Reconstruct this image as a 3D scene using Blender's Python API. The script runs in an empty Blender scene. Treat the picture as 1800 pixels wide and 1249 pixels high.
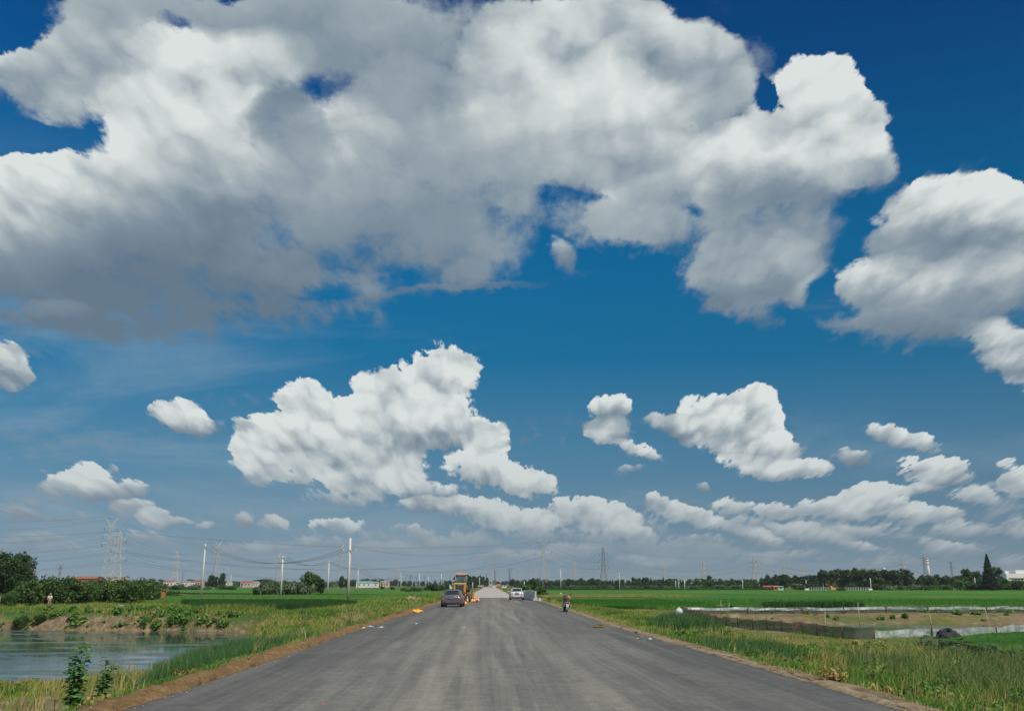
import bpy, bmesh, math, random
import numpy as np
from mathutils import Vector, Matrix, Euler, noise as mnoise
sc = bpy.context.scene
COL = sc.collection
R = math.radians

# ------------------------------------------------------------------ camera
CAM_H = 1.9; HAZE_D = .00010
PITCH = R(14.1)
FPX = 1600.0                      # focal length in photograph pixels (1800 wide)
cd = bpy.data.cameras.new('camera')
cam = bpy.data.objects.new('camera', cd); COL.objects.link(cam)
cd.sensor_width = 36; cd.lens = 36 * FPX / 1800
cd.clip_start = 0.1; cd.clip_end = 30000
cam.location = (0, 0, CAM_H); cam.rotation_euler = (math.pi / 2 + PITCH, 0, 0)
sc.camera = cam
sc.render.resolution_x = 1024; sc.render.resolution_y = 710

def ray(px, py):
    a = (px - 900) / FPX; b = (624.5 - py) / FPX
    return Vector((a, math.cos(PITCH) - b * math.sin(PITCH), math.sin(PITCH) + b * math.cos(PITCH)))
def G(px, py, z=0.0):
    """where the sight line of a photograph pixel meets the level z"""
    d = ray(px, py); t = (z - CAM_H) / d.z
    return Vector((d.x * t, d.y * t, z))
def D(px, py, dist):
    """point at forward distance dist on the sight line"""
    d = ray(px, py); t = dist / d.y
    return Vector((d.x * t, dist, CAM_H + d.z * t))
def hpx(n, dist):                 # n photo pixels of height at that distance, in metres
    return n * dist / FPX

# ------------------------------------------------------------------ render / exposure
sc.view_settings.view_transform = 'Standard'; sc.view_settings.look = 'None'
sc.view_settings.exposure = 0; sc.view_settings.gamma = 1
sc.cycles.max_bounces = 6; sc.cycles.diffuse_bounces = 2; sc.cycles.transparent_max_bounces = 12
sc.cycles.volume_bounces = 0
sc.cycles.use_denoising = True

# ------------------------------------------------------------------ sun
SUN_EL = R(56); SUN_AZ = R(138)         # azimuth clockwise from +Y (camera looks +Y): right and a little behind
sdir = Vector((math.sin(SUN_AZ) * math.cos(SUN_EL), math.cos(SUN_AZ) * math.cos(SUN_EL), math.sin(SUN_EL)))
sl = bpy.data.lights.new('sun', 'SUN'); sun = bpy.data.objects.new('sun', sl); COL.objects.link(sun)
sl.energy = 4.4; sl.angle = R(0.53); sl.color = (1.0, 0.95, 0.86)
sun.rotation_euler = sdir.to_track_quat('Z', 'Y').to_euler()

# ------------------------------------------------------------------ sky with cumulus (world shader, by direction)
world = bpy.data.worlds.new('World'); sc.world = world; world.use_nodes = True
WT = world.node_tree; WN = WT.nodes; WL = WT.links
WN.clear()
def wn(t, **kw):
    n = WN.new(t)
    for k, v in kw.items(): setattr(n, k, v)
    return n
def setin(n, i, v):
    if isinstance(v, bpy.types.NodeSocket): WL.new(v, n.inputs[i])
    else:
        if isinstance(v, tuple) and n.inputs[i].type == 'RGBA' and len(v) == 3: v = (*v, 1)
        n.inputs[i].default_value = v
def wm(op, a, b=0.0, c=None, clamp=False):
    n = wn('ShaderNodeMath', operation=op, use_clamp=clamp)
    setin(n, 0, a); setin(n, 1, b)
    if c is not None: setin(n, 2, c)
    return n.outputs[0]
def wv(op, a, b=(0, 0, 0), c=None, s=None):
    n = wn('ShaderNodeVectorMath', operation=op)
    setin(n, 0, a); setin(n, 1, b)
    if c is not None: setin(n, 2, c)
    if s is not None: setin(n, 'Scale', s)
    return n.outputs[1] if op in ('LENGTH', 'DOT_PRODUCT') else n.outputs[0]
def wsep(v):
    n = wn('ShaderNodeSeparateXYZ'); setin(n, 0, v); return n.outputs
def wcomb(x, y, z=0.0):
    n = wn('ShaderNodeCombineXYZ'); setin(n, 0, x); setin(n, 1, y); setin(n, 2, z); return n.outputs[0]
def wrange(x, a, b, c=0.0, d=1.0, kind='SMOOTHSTEP'):
    n = wn('ShaderNodeMapRange', interpolation_type=kind)
    for i, v in enumerate((x, a, b, c, d)): setin(n, i, v)
    return n.outputs[0]
def wmixc(f, a, b):
    n = wn('ShaderNodeMix', data_type='RGBA'); setin(n, 0, f); setin(n, 6, a); setin(n, 7, b); return n.outputs[2]
def wramp(x, stops):
    n = wn('ShaderNodeValToRGB'); setin(n, 0, x); e = n.color_ramp.elements
    while len(e) < len(stops): e.new(0.5)
    for k, (p, c) in enumerate(stops): e[k].position = p; e[k].color = (*c, 1)
    return n.outputs[0]
def s2l(c):
    return tuple(((v / 255) / 12.92 if v / 255 <= 0.04045 else ((v / 255 + 0.055) / 1.055) ** 2.4) for v in c)

tc = wn('ShaderNodeTexCoord').outputs['Generated']
dx, dy, dz = wsep(tc)[0:3]
sky = wn('ShaderNodeTexSky', sky_type='NISHITA')
sky.sun_disc = False; sky.sun_elevation = SUN_EL; sky.sun_rotation = SUN_AZ
sky.air_density = 1.0; sky.dust_density = 1.0; sky.ozone_density = 1.0
yc = wm('MAXIMUM', dy, 0.12)
U = wm('DIVIDE', dx, yc); V = wm('DIVIDE', dz, yc)
P0 = wcomb(U, V)
c0 = 0.22
vs = wm('ADD', wm('MAXIMUM', V, -0.05), c0)
Ncoord = wcomb(wm('DIVIDE', U, vs), wm('LOGARITHM', vs, math.e))
def wnoise(v, scale, detail, rough=0.5, dim='2D', out=0, dist=0.0):
    n = wn('ShaderNodeTexNoise', noise_dimensions=dim); setin(n, 'Vector', v)
    n.inputs['Scale'].default_value = scale; n.inputs['Detail'].default_value = detail
    n.inputs['Roughness'].default_value = rough; n.inputs['Distortion'].default_value = dist
    return n.outputs[out]
# domain warp of the masses
w1 = wv('SUBTRACT', wnoise(Ncoord, 6.0, 7, 0.62, out=1), (0.5, 0.5, 0.5))
P = wv('ADD', P0, wv('SCALE', w1, s=wm('MULTIPLY', vs, 0.085)))
# (px, py, rx, ry, rotation, light, vertical light gradient, softness, weight)
CL = [
 # big cloud, left half
 (130, 95, 85, 70, 0, .62, .15, .3, 1), (330, 150, 150, 110, 0, .90, .2, .35, 1.1), (450, 120, 90, 80, 0, .88, .1, .2, .8),
 (190, 60, 110, 60, 0, .6, .1, .5, .8), (110, 170, 90, 60, 0, .62, .1, .5, .7), (25, 135, 75, 45, 0, .68, .3, .3, 1),
 (60, 340, 120, 75, 15, .88, .4, .3, 1.2), (10, 420, 150, 80, 0, .62, .4, .5, 1), (340, 300, 200, 130, 10, .72, .5, .5, 1),
 (250, 380, 260, 110, 10, .38, .4, .8, 1), (130, 500, 260, 90, 0, .22, .2, .9, 1), (330, 480, 220, 80, -5, .16, .2, .9, 1),
 (90, 555, 90, 28, 0, .5, .4, .9, .5), (560, 270, 130, 100, 20, .72, .3, .5, .8), (640, 260, 70, 50, 20, .9, .3, .3, .8),
 (478, 205, 56, 42, 25, .24, -.1, .8, 1.5), (510, 250, 60, 85, 35, .26, -.1, .9, 1.6),
 (620, 400, 200, 90, 10, .42, .3, .9, 1), (760, 440, 110, 65, 20, .38, .2, .9, 1), (660, 330, 180, 90, 0, .42, .2, .9, 1),
 (510, 490, 50, 40, 0, .3, .2, .9, .6), (820, 490, 50, 35, 30, .36, .1, .9, .7),
 (420, 40, 60, 30, 0, .5, .1, .8, .6), (600, 60, 140, 70, 10, .42, .1, .8, .9), (560, 10, 150, 40, 0, .45, .1, .9, .8),
 (740, 90, 160, 110, 0, .45, .2, .8, 1), (700, 190, 110, 90, 0, .55, .2, .8, 1), (800, 300, 140, 110, 0, .55, .2, .8, 1),
 # big cloud, right half
 (950, 90, 120, 90, 0, .84, .1, .35, 1), (1060, 60, 130, 90, 0, .74, .1, .35, 1), (1190, 110, 110, 90, 0, .66, .1, .4, 1),
 (1000, 200, 150, 100, 0, .88, .2, .5, 1), (900, 190, 110, 130, 0, .76, .2, .7, 1), (1130, 210, 140, 90, 0, .72, .3, .5, 1), (1270, 150, 65, 90, 0, .62, .1, .3, .8),
 (1020, 270, 160, 55, 0, .62, .3, .7, 1), (900, 330, 50, 60, 0, .48, .1, .8, .7), (1180, 290, 130, 60, 0, .72, .3, .5, 1),
 (1120, 370, 75, 55, 20, .56, .2, .6, .8), (1180, 400, 60, 38, 0, .46, .2, .8, .7),
 (1320, 290, 130, 70, 0, .80, .4, .4, 1.1), (1450, 150, 75, 65, 0, .90, .1, .2, 1.1), (1500, 190, 60, 60, 0, .86, .1, .2, 1), (1430, 210, 60, 60, 0, .76, .3, .3, .9),
 (1350, 225, 45, 40, 0, .74, .3, .4, .8), (1500, 270, 75, 50, 0, .74, .3, .4, 1), (1420, 310, 100, 50, 0, .74, .5, .5, 1),
 (1370, 400, 130, 80, -10, .40, .1, .6, 1.1), (1310, 490, 90, 50, 0, .42, .3, .5, 1), (1400, 470, 55, 70, 0, .62, .3, .4, .8), (1330, 555, 50, 30, 0, .34, .2, .9, .8),
 (985, 445, 30, 40, 10, .55, .3, .5, .7), (1040, 480, 40, 12, 5, .3, 0, 1, .5), (920, 500, 110, 7, 6, .2, 0, 1, .5),
 # right cloud
 (1680, 370, 120, 70, 5, .80, .5, .25, 1.2), (1780, 370, 60, 50, 0, .68, .4, .3, 1), (1650, 440, 140, 45, 0, .42, .1, .7, 1), (1600, 495, 105, 42, 0, .62, .3, .35, 1),
 (1740, 500, 120, 60, 0, .58, .4, .6, 1.1), (1620, 550, 110, 45, 0, .38, .3, .9, .9), (1760, 610, 75, 42, -25, .66, .4, .3, 1), (1830, 650, 60, 50, 0, .6, .3, .3, 1),
 (1715, 285, 40, 14, 30, .28, .2, .9, .45), (1645, 300, 20, 14, 0, .3, .2, .9, .4), (1280, 12, 35, 22, 0, .2, 0, 1, .45),
 # middle cumulus
 (535, 705, 48, 42, -15, .92, .25, .12, 1.1), (640, 740, 90, 52, 0, .84, .35, .14, 1.1), (720, 690, 72, 55, 20, .86, .3, .14, 1.1), (785, 650, 55, 42, 0, .84, .2, .12, 1),
 (660, 680, 38, 36, 40, .7, .2, .3, .8), (760, 755, 80, 36, 0, .72, .6, .15, 1), (500, 760, 80, 32, -15, .82, .3, .15, 1), (450, 800, 50, 40, 0, .84, .4, .15, 1),
 (560, 815, 120, 38, -5, .78, .3, .18, 1.1), (660, 845, 85, 30, -5, .80, .4, .18, 1.1), (700, 820, 60, 24, -10, .62, .3, .3, .8),
 (650, 775, 120, 46, 0, .78, .4, .2, .8), (745, 725, 90, 46, 0, .80, .3, .16, .8), (600, 790, 120, 34, 0, .7, .3, .2, .7),
 (855, 775, 38, 42, 0, .9, .2, .12, 1.1), (860, 825, 85, 30, -10, .84, .4, .15, 1.1), (940, 855, 48, 22, 0, .8, .4, .18, 1), (435, 742, 22, 10, 0, .5, .2, .5, .6),
 # small ones
 (310, 728, 44, 26, -15, .82, .5, .18, 1.1), (345, 745, 30, 18, -15, .62, .4, .3, .8), (385, 748, 18, 12, 0, .35, .3, .5, .6), (12, 645, 42, 38, -20, .66, .4, .3, 1), (45, 665, 16, 18, 0, .5, .3, .5, .7),
 (1075, 715, 34, 24, 0, .82, .4, .18, 1.1), (1075, 755, 38, 22, 0, .62, .3, .25, 1), (1120, 790, 50, 14, -20, .62, .4, .25, 1), (990, 782, 16, 9, 0, .3, .3, .6, .6), (1110, 826, 28, 10, 0, .32, .3, .6, .6),
 (1250, 730, 58, 42, 15, .84, .3, .12, 1.1), (1335, 715, 46, 38, -40, .9, .25, .12, 1.1), (1310, 770, 85, 42, -10, .84, .4, .14, 1.1), (1330, 790, 85, 22, 0, .5, .2, .25, 1), (1370, 820, 90, 20, -3, .8, .4, .18, 1.1), (1165, 742, 32, 18, 0, .55, .4, .3, .9), (1210, 755, 44, 26, -15, .6, .4, .25, .9),
 (1585, 770, 64, 22, -10, .60, .4, .25, 1), (1500, 808, 32, 14, 0, .42, .3, .4, .8), (1645, 828, 66, 26, 0, .78, .5, .18, 1.1), (1710, 870, 44, 17, 0, .56, .4, .3, .9), (1790, 840, 36, 30, -20, .72, .4, .25, 1.1), (1610, 860, 50, 12, 0, .42, .4, .4, .8),
 # lower band
 (148, 842, 46, 26, 0, .80, .5, .25, 1.1), (105, 856, 40, 16, 0, .66, .5, .3, 1), (190, 862, 60, 20, 0, .42, .4, .3, 1), (238, 854, 26, 18, 0, .5, .4, .3, .9), (235, 888, 40, 12, 0, .62, .4, .3, .9), (272, 905, 24, 15, 0, .7, .5, .25, 1), (300, 916, 40, 10, 0, .6, .4, .3, .9), (205, 828, 14, 12, 0, .4, .3, .4, .6), (70, 836, 22, 8, 0, .3, .3, .6, .5),
 (432, 914, 17, 15, 0, .5, .4, .3, 1), (484, 917, 28, 12, 0, .55, .4, .3, 1), (592, 923, 48, 12, 0, .6, .5, .25, 1), (360, 921, 14, 8, 0, .45, .4, .4, .8), (738, 936, 26, 15, 0, .42, .3, .5, .9), (694, 928, 20, 9, 0, .42, .3, .5, .8),
 (770, 888, 75, 15, 0, .55, .5, .25, 1), (860, 900, 74, 25, -10, .76, .5, .18, 1.1), (940, 915, 50, 18, 0, .72, .5, .2, 1), (1045, 905, 80, 26, -8, .78, .5, .18, 1.1), (1115, 933, 44, 14, -10, .56, .5, .3, 1),
 (1155, 880, 25, 16, 0, .62, .4, .25, 1), (1215, 908, 60, 20, -15, .72, .5, .2, 1.1), (1290, 890, 38, 15, 0, .55, .4, .3, 1), (1365, 897, 36, 13, 0, .6, .4, .3, 1), (1237, 862, 16, 9, 0, .3, .3, .6, .6),
 (1540, 872, 62, 24, 0, .74, .5, .2, 1.1), (1470, 892, 74, 20, 0, .66, .5, .25, 1), (1610, 900, 78, 18, -6, .62, .5, .3, 1), (1425, 940, 80, 15, -10, .52, .5, .35, 1), (1330, 940, 55, 13, -15, .46, .5, .35, 1),
 (1700, 930, 60, 16, 0, .4, .4, .5, .8), (1650, 958, 70, 12, -10, .36, .4, .6, .8), (1790, 930, 40, 24, 0, .36, .4, .6, .8), (1520, 965, 60, 10, -8, .34, .4, .6, .7),
 # thin veils
 (140, 788, 240, 26, 6, .30, 0, 1, .62), (60, 760, 160, 14, 4, .3, 0, 1, .5), (400, 702, 90, 14, 5, .3, 0, 1, .52), (40, 870, 90, 20, 4, .3, 0, 1, .5), (330, 905, 200, 20, 2, .3, 0, 1, .5), (560, 985, 300, 26, 0, .3, 0, 1, .5), (1100, 740, 200, 10, 5, .3, 0, 1, .42), (1150, 985, 300, 26, 0, .3, 0, 1, .5), (700, 520, 300, 8, 5, .12, 0, 1, .4), (330, 850, 110, 9, 3, .2, 0, 1, .42), (60, 940, 120, 30, 0, .25, 0, 1, .55), (350, 960, 200, 22, 0, .22, 0, 1, .5),
 (900, 960, 260, 24, 0, .24, 0, 1, .5), (1250, 965, 200, 24, 0, .24, 0, 1, .52), (1680, 990, 220, 24, 0, .22, 0, 1, .5), (950, 740, 80, 8, 6, .2, 0, 1, .42), (940, 770, 90, 6, 6, .2, 0, 1, .42), (680, 565, 22, 14, 0, .2, 0, 1, .5),
 # ragged, half open fringes
 (1575, 420, 60, 55, 0, .6, .3, .5, .8), (1530, 500, 60, 36, 0, .6, .3, .6, .7), (1790, 450, 60, 60, 0, .5, .2, .6, .7), (600, 500, 90, 26, 0, .36, .2, .9, .6),
 (590, 120, 120, 70, 0, .5, .1, .9, .55), (1290, 480, 90, 70, 0, .46, .2, .7, .8), (1400, 500, 60, 50, 0, .5, .2, .7, .6), (1150, 350, 110, 70, 0, .6, .1, .8, .6), (1530, 560, 90, 30, 0, .4, .1, .9, .6), (1700, 560, 120, 40, 0, .45, .2, .9, .6),
 (130, 40, 90, 60, 0, .6, .1, .6, .9), (240, 5, 130, 36, 0, .55, .1, .8, .8), (370, 15, 110, 34, 0, .5, .1, .8, .7), (470, 10, 110, 30, 0, .5, .1, .8, .6),
 (250, 945, 60, 14, 0, .4, .4, .7, .55), (130, 968, 80, 12, 0, .36, .3, .8, .5), (450, 962, 70, 12, 0, .4, .4, .8, .52), (560, 950, 50, 10, 0, .4, .4, .7, .5), (680, 966, 60, 12, 0, .4, .4, .8, .55), (800, 950, 80, 14, 0, .4, .4, .8, .55), (905, 975, 80, 12, 0, .36, .4, .8, .5), (1010, 966, 60, 12, 0, .4, .4, .8, .5), (1120, 985, 70, 10, 0, .36, .4, .8, .5), (1230, 950, 60, 12, 0, .42, .4, .7, .55), (1400, 975, 80, 12, 0, .38, .4, .8, .5), (1560, 985, 70, 10, 0, .36, .3, .8, .5), (1700, 965, 70, 14, 0, .36, .4, .8, .5), (1780, 985, 40, 14, 0, .36, .3, .8, .5), (1660, 905, 40, 14, 0, .5, .4, .5, .6), (1500, 935, 60, 14, 0, .5, .4, .6, .6), (1300, 918, 50, 14, 0, .5, .4, .6, .6), (60, 950, 70, 14, 0, .36, .4, .8, .5),
 (900, 400, 60, 60, 0, .5, .1, .85, .62), (1010, 370, 90, 34, 0, .5, .1, .85, .60), (1090, 410, 80, 40, 0, .55, .1, .85, .62), (870, 460, 50, 60, 0, .42, .1, .9, .6), (960, 320, 80, 30, 0, .5, .1, .8, .6), (1290, 420, 70, 70, 0, .5, .1, .7, .6),
 (1560, 330, 40, 60, 0, .45, .1, .8, .42), (1560, 590, 120, 30, 5, .3, .1, .95, .5), (1500, 560, 60, 20, 0, .4, .1, .9, .4), (1250, 440, 40, 30, 0, .4, .1, .9, .5),
 (480, 555, 180, 30, 0, .2, .1, .94, .72), (250, 585, 190, 26, 0, .2, .1, .94, .72), (700, 520, 130, 30, 5, .34, .1, .9, .5), (60, 620, 60, 12, 0, .3, .1, .95, .45), (60, 120, 60, 60, 0, .5, .1, .8, .45), (1330, 110, 40, 60, 0, .5, .1, .7, .42),
 (500, 40, 70, 40, 0, .45, .1, .9, .5), (880, 20, 80, 30, 0, .5, .1, .8, .5), (1060, 20, 120, 40, 0, .62, .1, .5, .8),
 (160, 875, 110, 22, 0, .3, .3, .9, .5), (1130, 920, 90, 25, 0, .42, .3, .8, .5), (900, 935, 160, 16, 0, .36, .3, .9, .5), (1380, 915, 160, 24, 0, .40, .3, .9, .52), (1580, 935, 160, 20, 0, .36, .3, .9, .5), (1750, 885, 70, 40, 0, .36, .3, .9, .5), (1000, 940, 90, 14, 0, .36, .3, .9, .5),
 (620, 950, 160, 20, 0, .3, .2, .95, .52), (1130, 960, 110, 18, -8, .34, .3, .9, .52), (1300, 975, 90, 12, -8, .34, .3, .9, .5), (120, 905, 120, 16, 0, .3, .3, .9, .45), (30, 900, 60, 22, 0, .3, .3, .9, .5),
 (760, 865, 60, 18, 0, .5, .4, .5, .7), (600, 880, 100, 14, -5, .4, .3, .7, .55), (455, 835, 40, 24, 0, .6, .3, .4, .7),
 # openings
 (612, 130, 18, 30, -30, .3, 0, .5, -.40), (490, 75, 18, 44, -20, .3, 0, .5, -.50), (960, 345, 60, 26, 10, .3, 0, .5, -.30), (1345, 170, 22, 40, 0, .4, 0, .4, -.6), (320, 30, 40, 14, -10, .3, 0, .5, -.4), (40, 245, 60, 40, 0, .3, 0, .4, -.7), (25, 60, 50, 40, 0, .3, 0, .4, -.7),
 (560, 510, 60, 24, -10, .3, 0, .5, -.3), (850, 10, 30, 14, 0, .3, 0, .5, -.3), (1490, 240, 14, 12, 0, .3, 0, .5, -.35), (1110, 360, 22, 12, 0, .3, 0, .5, -.3), (980, 310, 14, 14, 0, .3, 0, .5, -.3), (1500, 430, 40, 50, 20, .3, 0, .5, -.5), (1440, 500, 36, 50, 20, .3, 0, .5, -.75), (700, 500, 50, 18, 0, .3, 0, .5, -.35), (870, 380, 26, 18, 0, .3, 0, .5, -.35), (1060, 350, 30, 16, 0, .3, 0, .5, -.4),
]
T0 = 0.30
PZ = wv('ADD', P, (0, 0, 1))          # (u, v, 1): an affine map of it is one dot product
Msum = Lsum = Ssum = 0.0
CL.sort(key=lambda c: c[8] < 0)      # openings last
Wpos = None
for (px, py, rx, ry, rot, l, g, s, w) in CL:
    d = ray(px, py); k = 1 / (FPX * d.y) / math.sqrt(1 - T0)
    cx, cy = d.x / d.y, d.z / d.y
    ax, ay = rx * k, ry * k / d.y ** .5
    ca, sa = math.cos(R(rot)), math.sin(R(rot))
    qx = wv('DOT_PRODUCT', PZ, (ca / ax, sa / ax, -(cx * ca + cy * sa) / ax))
    qy = wv('DOT_PRODUCT', PZ, (-sa / ay, ca / ay, -(-cx * sa + cy * ca) / ay))
    f = wm('MAXIMUM', wm('SUBTRACT', 1.0, wm('MULTIPLY_ADD', qy, qy, wm('MULTIPLY', qx, qx))), 0.0)
    if w < 0:
        Wpos = Wpos or Msum
        Msum = wm('MULTIPLY_ADD', f, w, Msum); continue
    lf = wm('MULTIPLY', f, wm('MULTIPLY_ADD', qy, g * w * 1.25, l * w)) if g else wm('MULTIPLY', f, l * w)
    Msum = wm('MULTIPLY_ADD', f, w, Msum); Lsum = wm('ADD', Lsum, lf); Ssum = wm('MULTIPLY_ADD', f, s * w, Ssum)
Mc = wm('MAXIMUM', Wpos, 0.02)
Lr = wm('MULTIPLY_ADD', wm('DIVIDE', Lsum, Mc), 1.25, -0.165)
Sf = wm('MINIMUM', wm('MAXIMUM', wm('MULTIPLY_ADD', wm('SUBTRACT', 0.62, Lr), 0.45, wm('DIVIDE', Ssum, Mc)), 0.0), 1.0)
S0 = wm('DIVIDE', Ssum, Mc)
# billows
def vor(v, scale, detail):
    n = wn('ShaderNodeTexVoronoi', voronoi_dimensions='2D', feature='F1', normalize=True); setin(n, 'Vector', v)
    n.inputs['Scale'].default_value = scale; n.inputs['Detail'].default_value = detail
    n.inputs['Roughness'].default_value = 0.55; n.inputs['Lacunarity'].default_value = 2.3
    return n.outputs['Distance']
w2 = wv('SUBTRACT', wnoise(Ncoord, 14, 3, 0.6, out=1), (0.5, 0.5, 0.5))
NB = wv('ADD', Ncoord, wv('SCALE', w2, s=0.05))
SUNOFF = (0.016, 0.034, 0)
def billow(v):
    a = vor(v, 14, 3.5)
    return wm('SUBTRACT', 1.0, a)
B0 = billow(NB)
S1 = wm('SUBTRACT', 1.0, vor(NB, 9, 1.2)); S2 = wm('SUBTRACT', 1.0, vor(wv('ADD', NB, (0.012, 0.045, 0)), 9, 1.2))
F0 = wnoise(Ncoord, 6, 10, 0.66)
F1 = wnoise(wv('ADD', Ncoord, (0.008, 0.05, 0)), 5, 2.5, 0.45)
F0b = wnoise(Ncoord, 5, 2.5, 0.45)
crisp = wm('SUBTRACT', 1.0, Sf)
bil = wm('MULTIPLY', wm('SUBTRACT', B0, 0.62), wm('MULTIPLY_ADD', crisp, 0.85, 0.25))
F2 = wm('MULTIPLY', wm('SUBTRACT', wnoise(Ncoord, 21, 6, 0.62), 0.5), wrange(V, 0.10, 0.5, 2.1, 0.5))
bil = wm('ADD', bil, F2)
nz = wm('MULTIPLY_ADD', wm('SUBTRACT', F0, 0.5), wm('MULTIPLY_ADD', Sf, 0.9, 0.85), bil)
Dn = wm('ADD', wm('SUBTRACT', wm('MINIMUM', Msum, 1.15), T0 - 0.10), nz)
softw = wm('MULTIPLY_ADD', Sf, 0.75, 0.23)
alpha = wrange(Dn, 0.0, softw)
alpha = wm('MULTIPLY', alpha, wrange(Msum, 0.03, 0.2))
veil = wm('SUBTRACT', 1.0, wm('MULTIPLY', wrange(S0, 0.92, 1.0), 0.55))
alpha = wm('MULTIPLY', alpha, veil)
# relief: bright where the billow faces the sun
cr2 = wm('MULTIPLY_ADD', crisp, 0.85, 0.15)
emb = wm('MULTIPLY', wm('SUBTRACT', S1, S2), wm('MULTIPLY', wm('POWER', crisp, 1.3), 1.0))
emb2 = wm('MULTIPLY', wm('SUBTRACT', F0b, F1), wm('MULTIPLY', cr2, 0.42))
puff = wm('MULTIPLY', wm('ADD', wm('MULTIPLY', wm('SUBTRACT', S1, 0.66), 0.60), wm('MULTIPLY', wm('SUBTRACT', B0, 0.66), 0.42)), wm('MULTIPLY_ADD', crisp, 0.85, 0.18))
thick = wm('ADD', puff, wrange(Dn, 0.0, 0.25, 0.02, -0.05))
Lf = wm('ADD', wm('ADD', wm('MULTIPLY', Lr, 0.90), emb), wm('ADD', emb2, thick))
Lf = wm('MINIMUM', wm('MAXIMUM', wm('MULTIPLY_ADD', wm('SUBTRACT', F0, 0.5), 0.17, wm('ADD', Lf, wrange(dz, 0.0, 0.16, 0.34, 0.0, kind='LINEAR'))), 0.0), 1.0)
ccol = wramp(Lf, [(0.0, s2l((100, 121, 138))), (0.28, s2l((130, 147, 160))), (0.5, s2l((164, 176, 182))), (0.72, s2l((196, 204, 205))), (1.0, s2l((220, 226, 224)))])
# clear sky: the physical sky, graded by height
zr = wrange(dz, 0.0, 0.70, kind='LINEAR')
tint = wramp(zr, SKYT) if 'SKYT' in globals() else None
SKY_STR = 0.10
bluecol = wramp(zr, [(0.0, s2l((122, 146, 159))), (0.07, s2l((108, 139, 159))), (0.18, s2l((76, 128, 159))), (0.34, s2l((18, 108, 153))), (0.5, s2l((0, 99, 150))), (0.72, s2l((0, 72, 130))), (1.0, s2l((0, 44, 96)))])
azf = wm('MULTIPLY_ADD', U, -0.22, 1.0)
nis = wv('SCALE', sky.outputs[0], s=SKY_STR)
lum = wv('DOT_PRODUCT', nis, (0.3, 0.5, 0.2))
bl = wv('SCALE', bluecol, s=azf)
# far haze over low clouds
hz = wrange(dz, 0.0, 0.16, 0.62, 0.0, kind='LINEAR')
chz = wmixc(hz, ccol, s2l((128, 146, 158)))
amask = wm('MULTIPLY', alpha, wrange(dy, 0.14, 0.3))
# behind the camera: scattered cumulus as well, so the light is that of the same sky
bn = wnoise(tc, 2.4, 6, 0.55, dim='3D')
bmask = wm('MULTIPLY', wm('MULTIPLY', wrange(bn, 0.5, 0.6), wrange(dy, 0.3, 0.14)), wrange(dz, 0.0, 0.1))
skyc = wmixc(0.008, bl, nis)
# thin high veils, combed sideways
cir = wnoise(wcomb(wm('MULTIPLY_ADD', V, 1.1, wm('MULTIPLY', U, 1.0)), wm('MULTIPLY_ADD', U, -0.55, wm('MULTIPLY', V, 5.0))), 1.5, 7, 0.62, dist=0.35)
cirf = wm('MULTIPLY', wrange(cir, 0.46, 0.72), wm('MULTIPLY', wrange(V, 0.62, 0.25), wrange(U, 0.7, -0.4, 0.16, 0.34)))
skyc = wmixc(cirf, skyc, s2l((158, 176, 188)))
col = wmixc(amask, skyc, chz)
col = wmixc(bmask, col, s2l((205, 210, 210)))
below = wrange(dz, -0.01, 0.0, 1.0, 0.0)
col = wmixc(below, col, s2l((96, 112, 112)))
bg = wn('ShaderNodeBackground'); setin(bg, 0, wv('SCALE', col, s=1 / SKY_STR)); bg.inputs[1].default_value = SKY_STR
wo = wn('ShaderNodeOutputWorld'); WL.new(bg.outputs[0], wo.inputs[0])
world.cycles.sampling_method = 'MANUAL'; world.cycles.sample_map_resolution = 512

# ================================================================== helpers
random.seed(7); rng = np.random.default_rng(7)
def tag(o, label=None, cat=None, group=None, kind=None):
    if label: o['label'] = label
    if cat: o['category'] = cat
    if group: o['group'] = group
    if kind: o['kind'] = kind
    return o
def empty(name, loc, rz=0.0, label=None, cat=None, group=None):
    o = bpy.data.objects.new(name, None); COL.objects.link(o); o.empty_display_size = 0.3
    o.location = loc; o.rotation_euler = (0, 0, rz)
    return tag(o, label, cat, group)
def link(name, me, parent=None, loc=None, rz=0.0, sc_=None):
    o = bpy.data.objects.new(name, me); COL.objects.link(o)
    if parent: o.parent = parent
    if loc is not None: o.location = loc
    if rz: o.rotation_euler = (0, 0, rz)
    if sc_ is not None: o.scale = sc_ if isinstance(sc_, (tuple, list)) else (sc_,) * 3
    return o
def copy_tree(o, parent=None):
    c = o.copy(); COL.objects.link(c); c.parent = parent
    for ch in o.children: copy_tree(ch, c)
    return c

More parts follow.
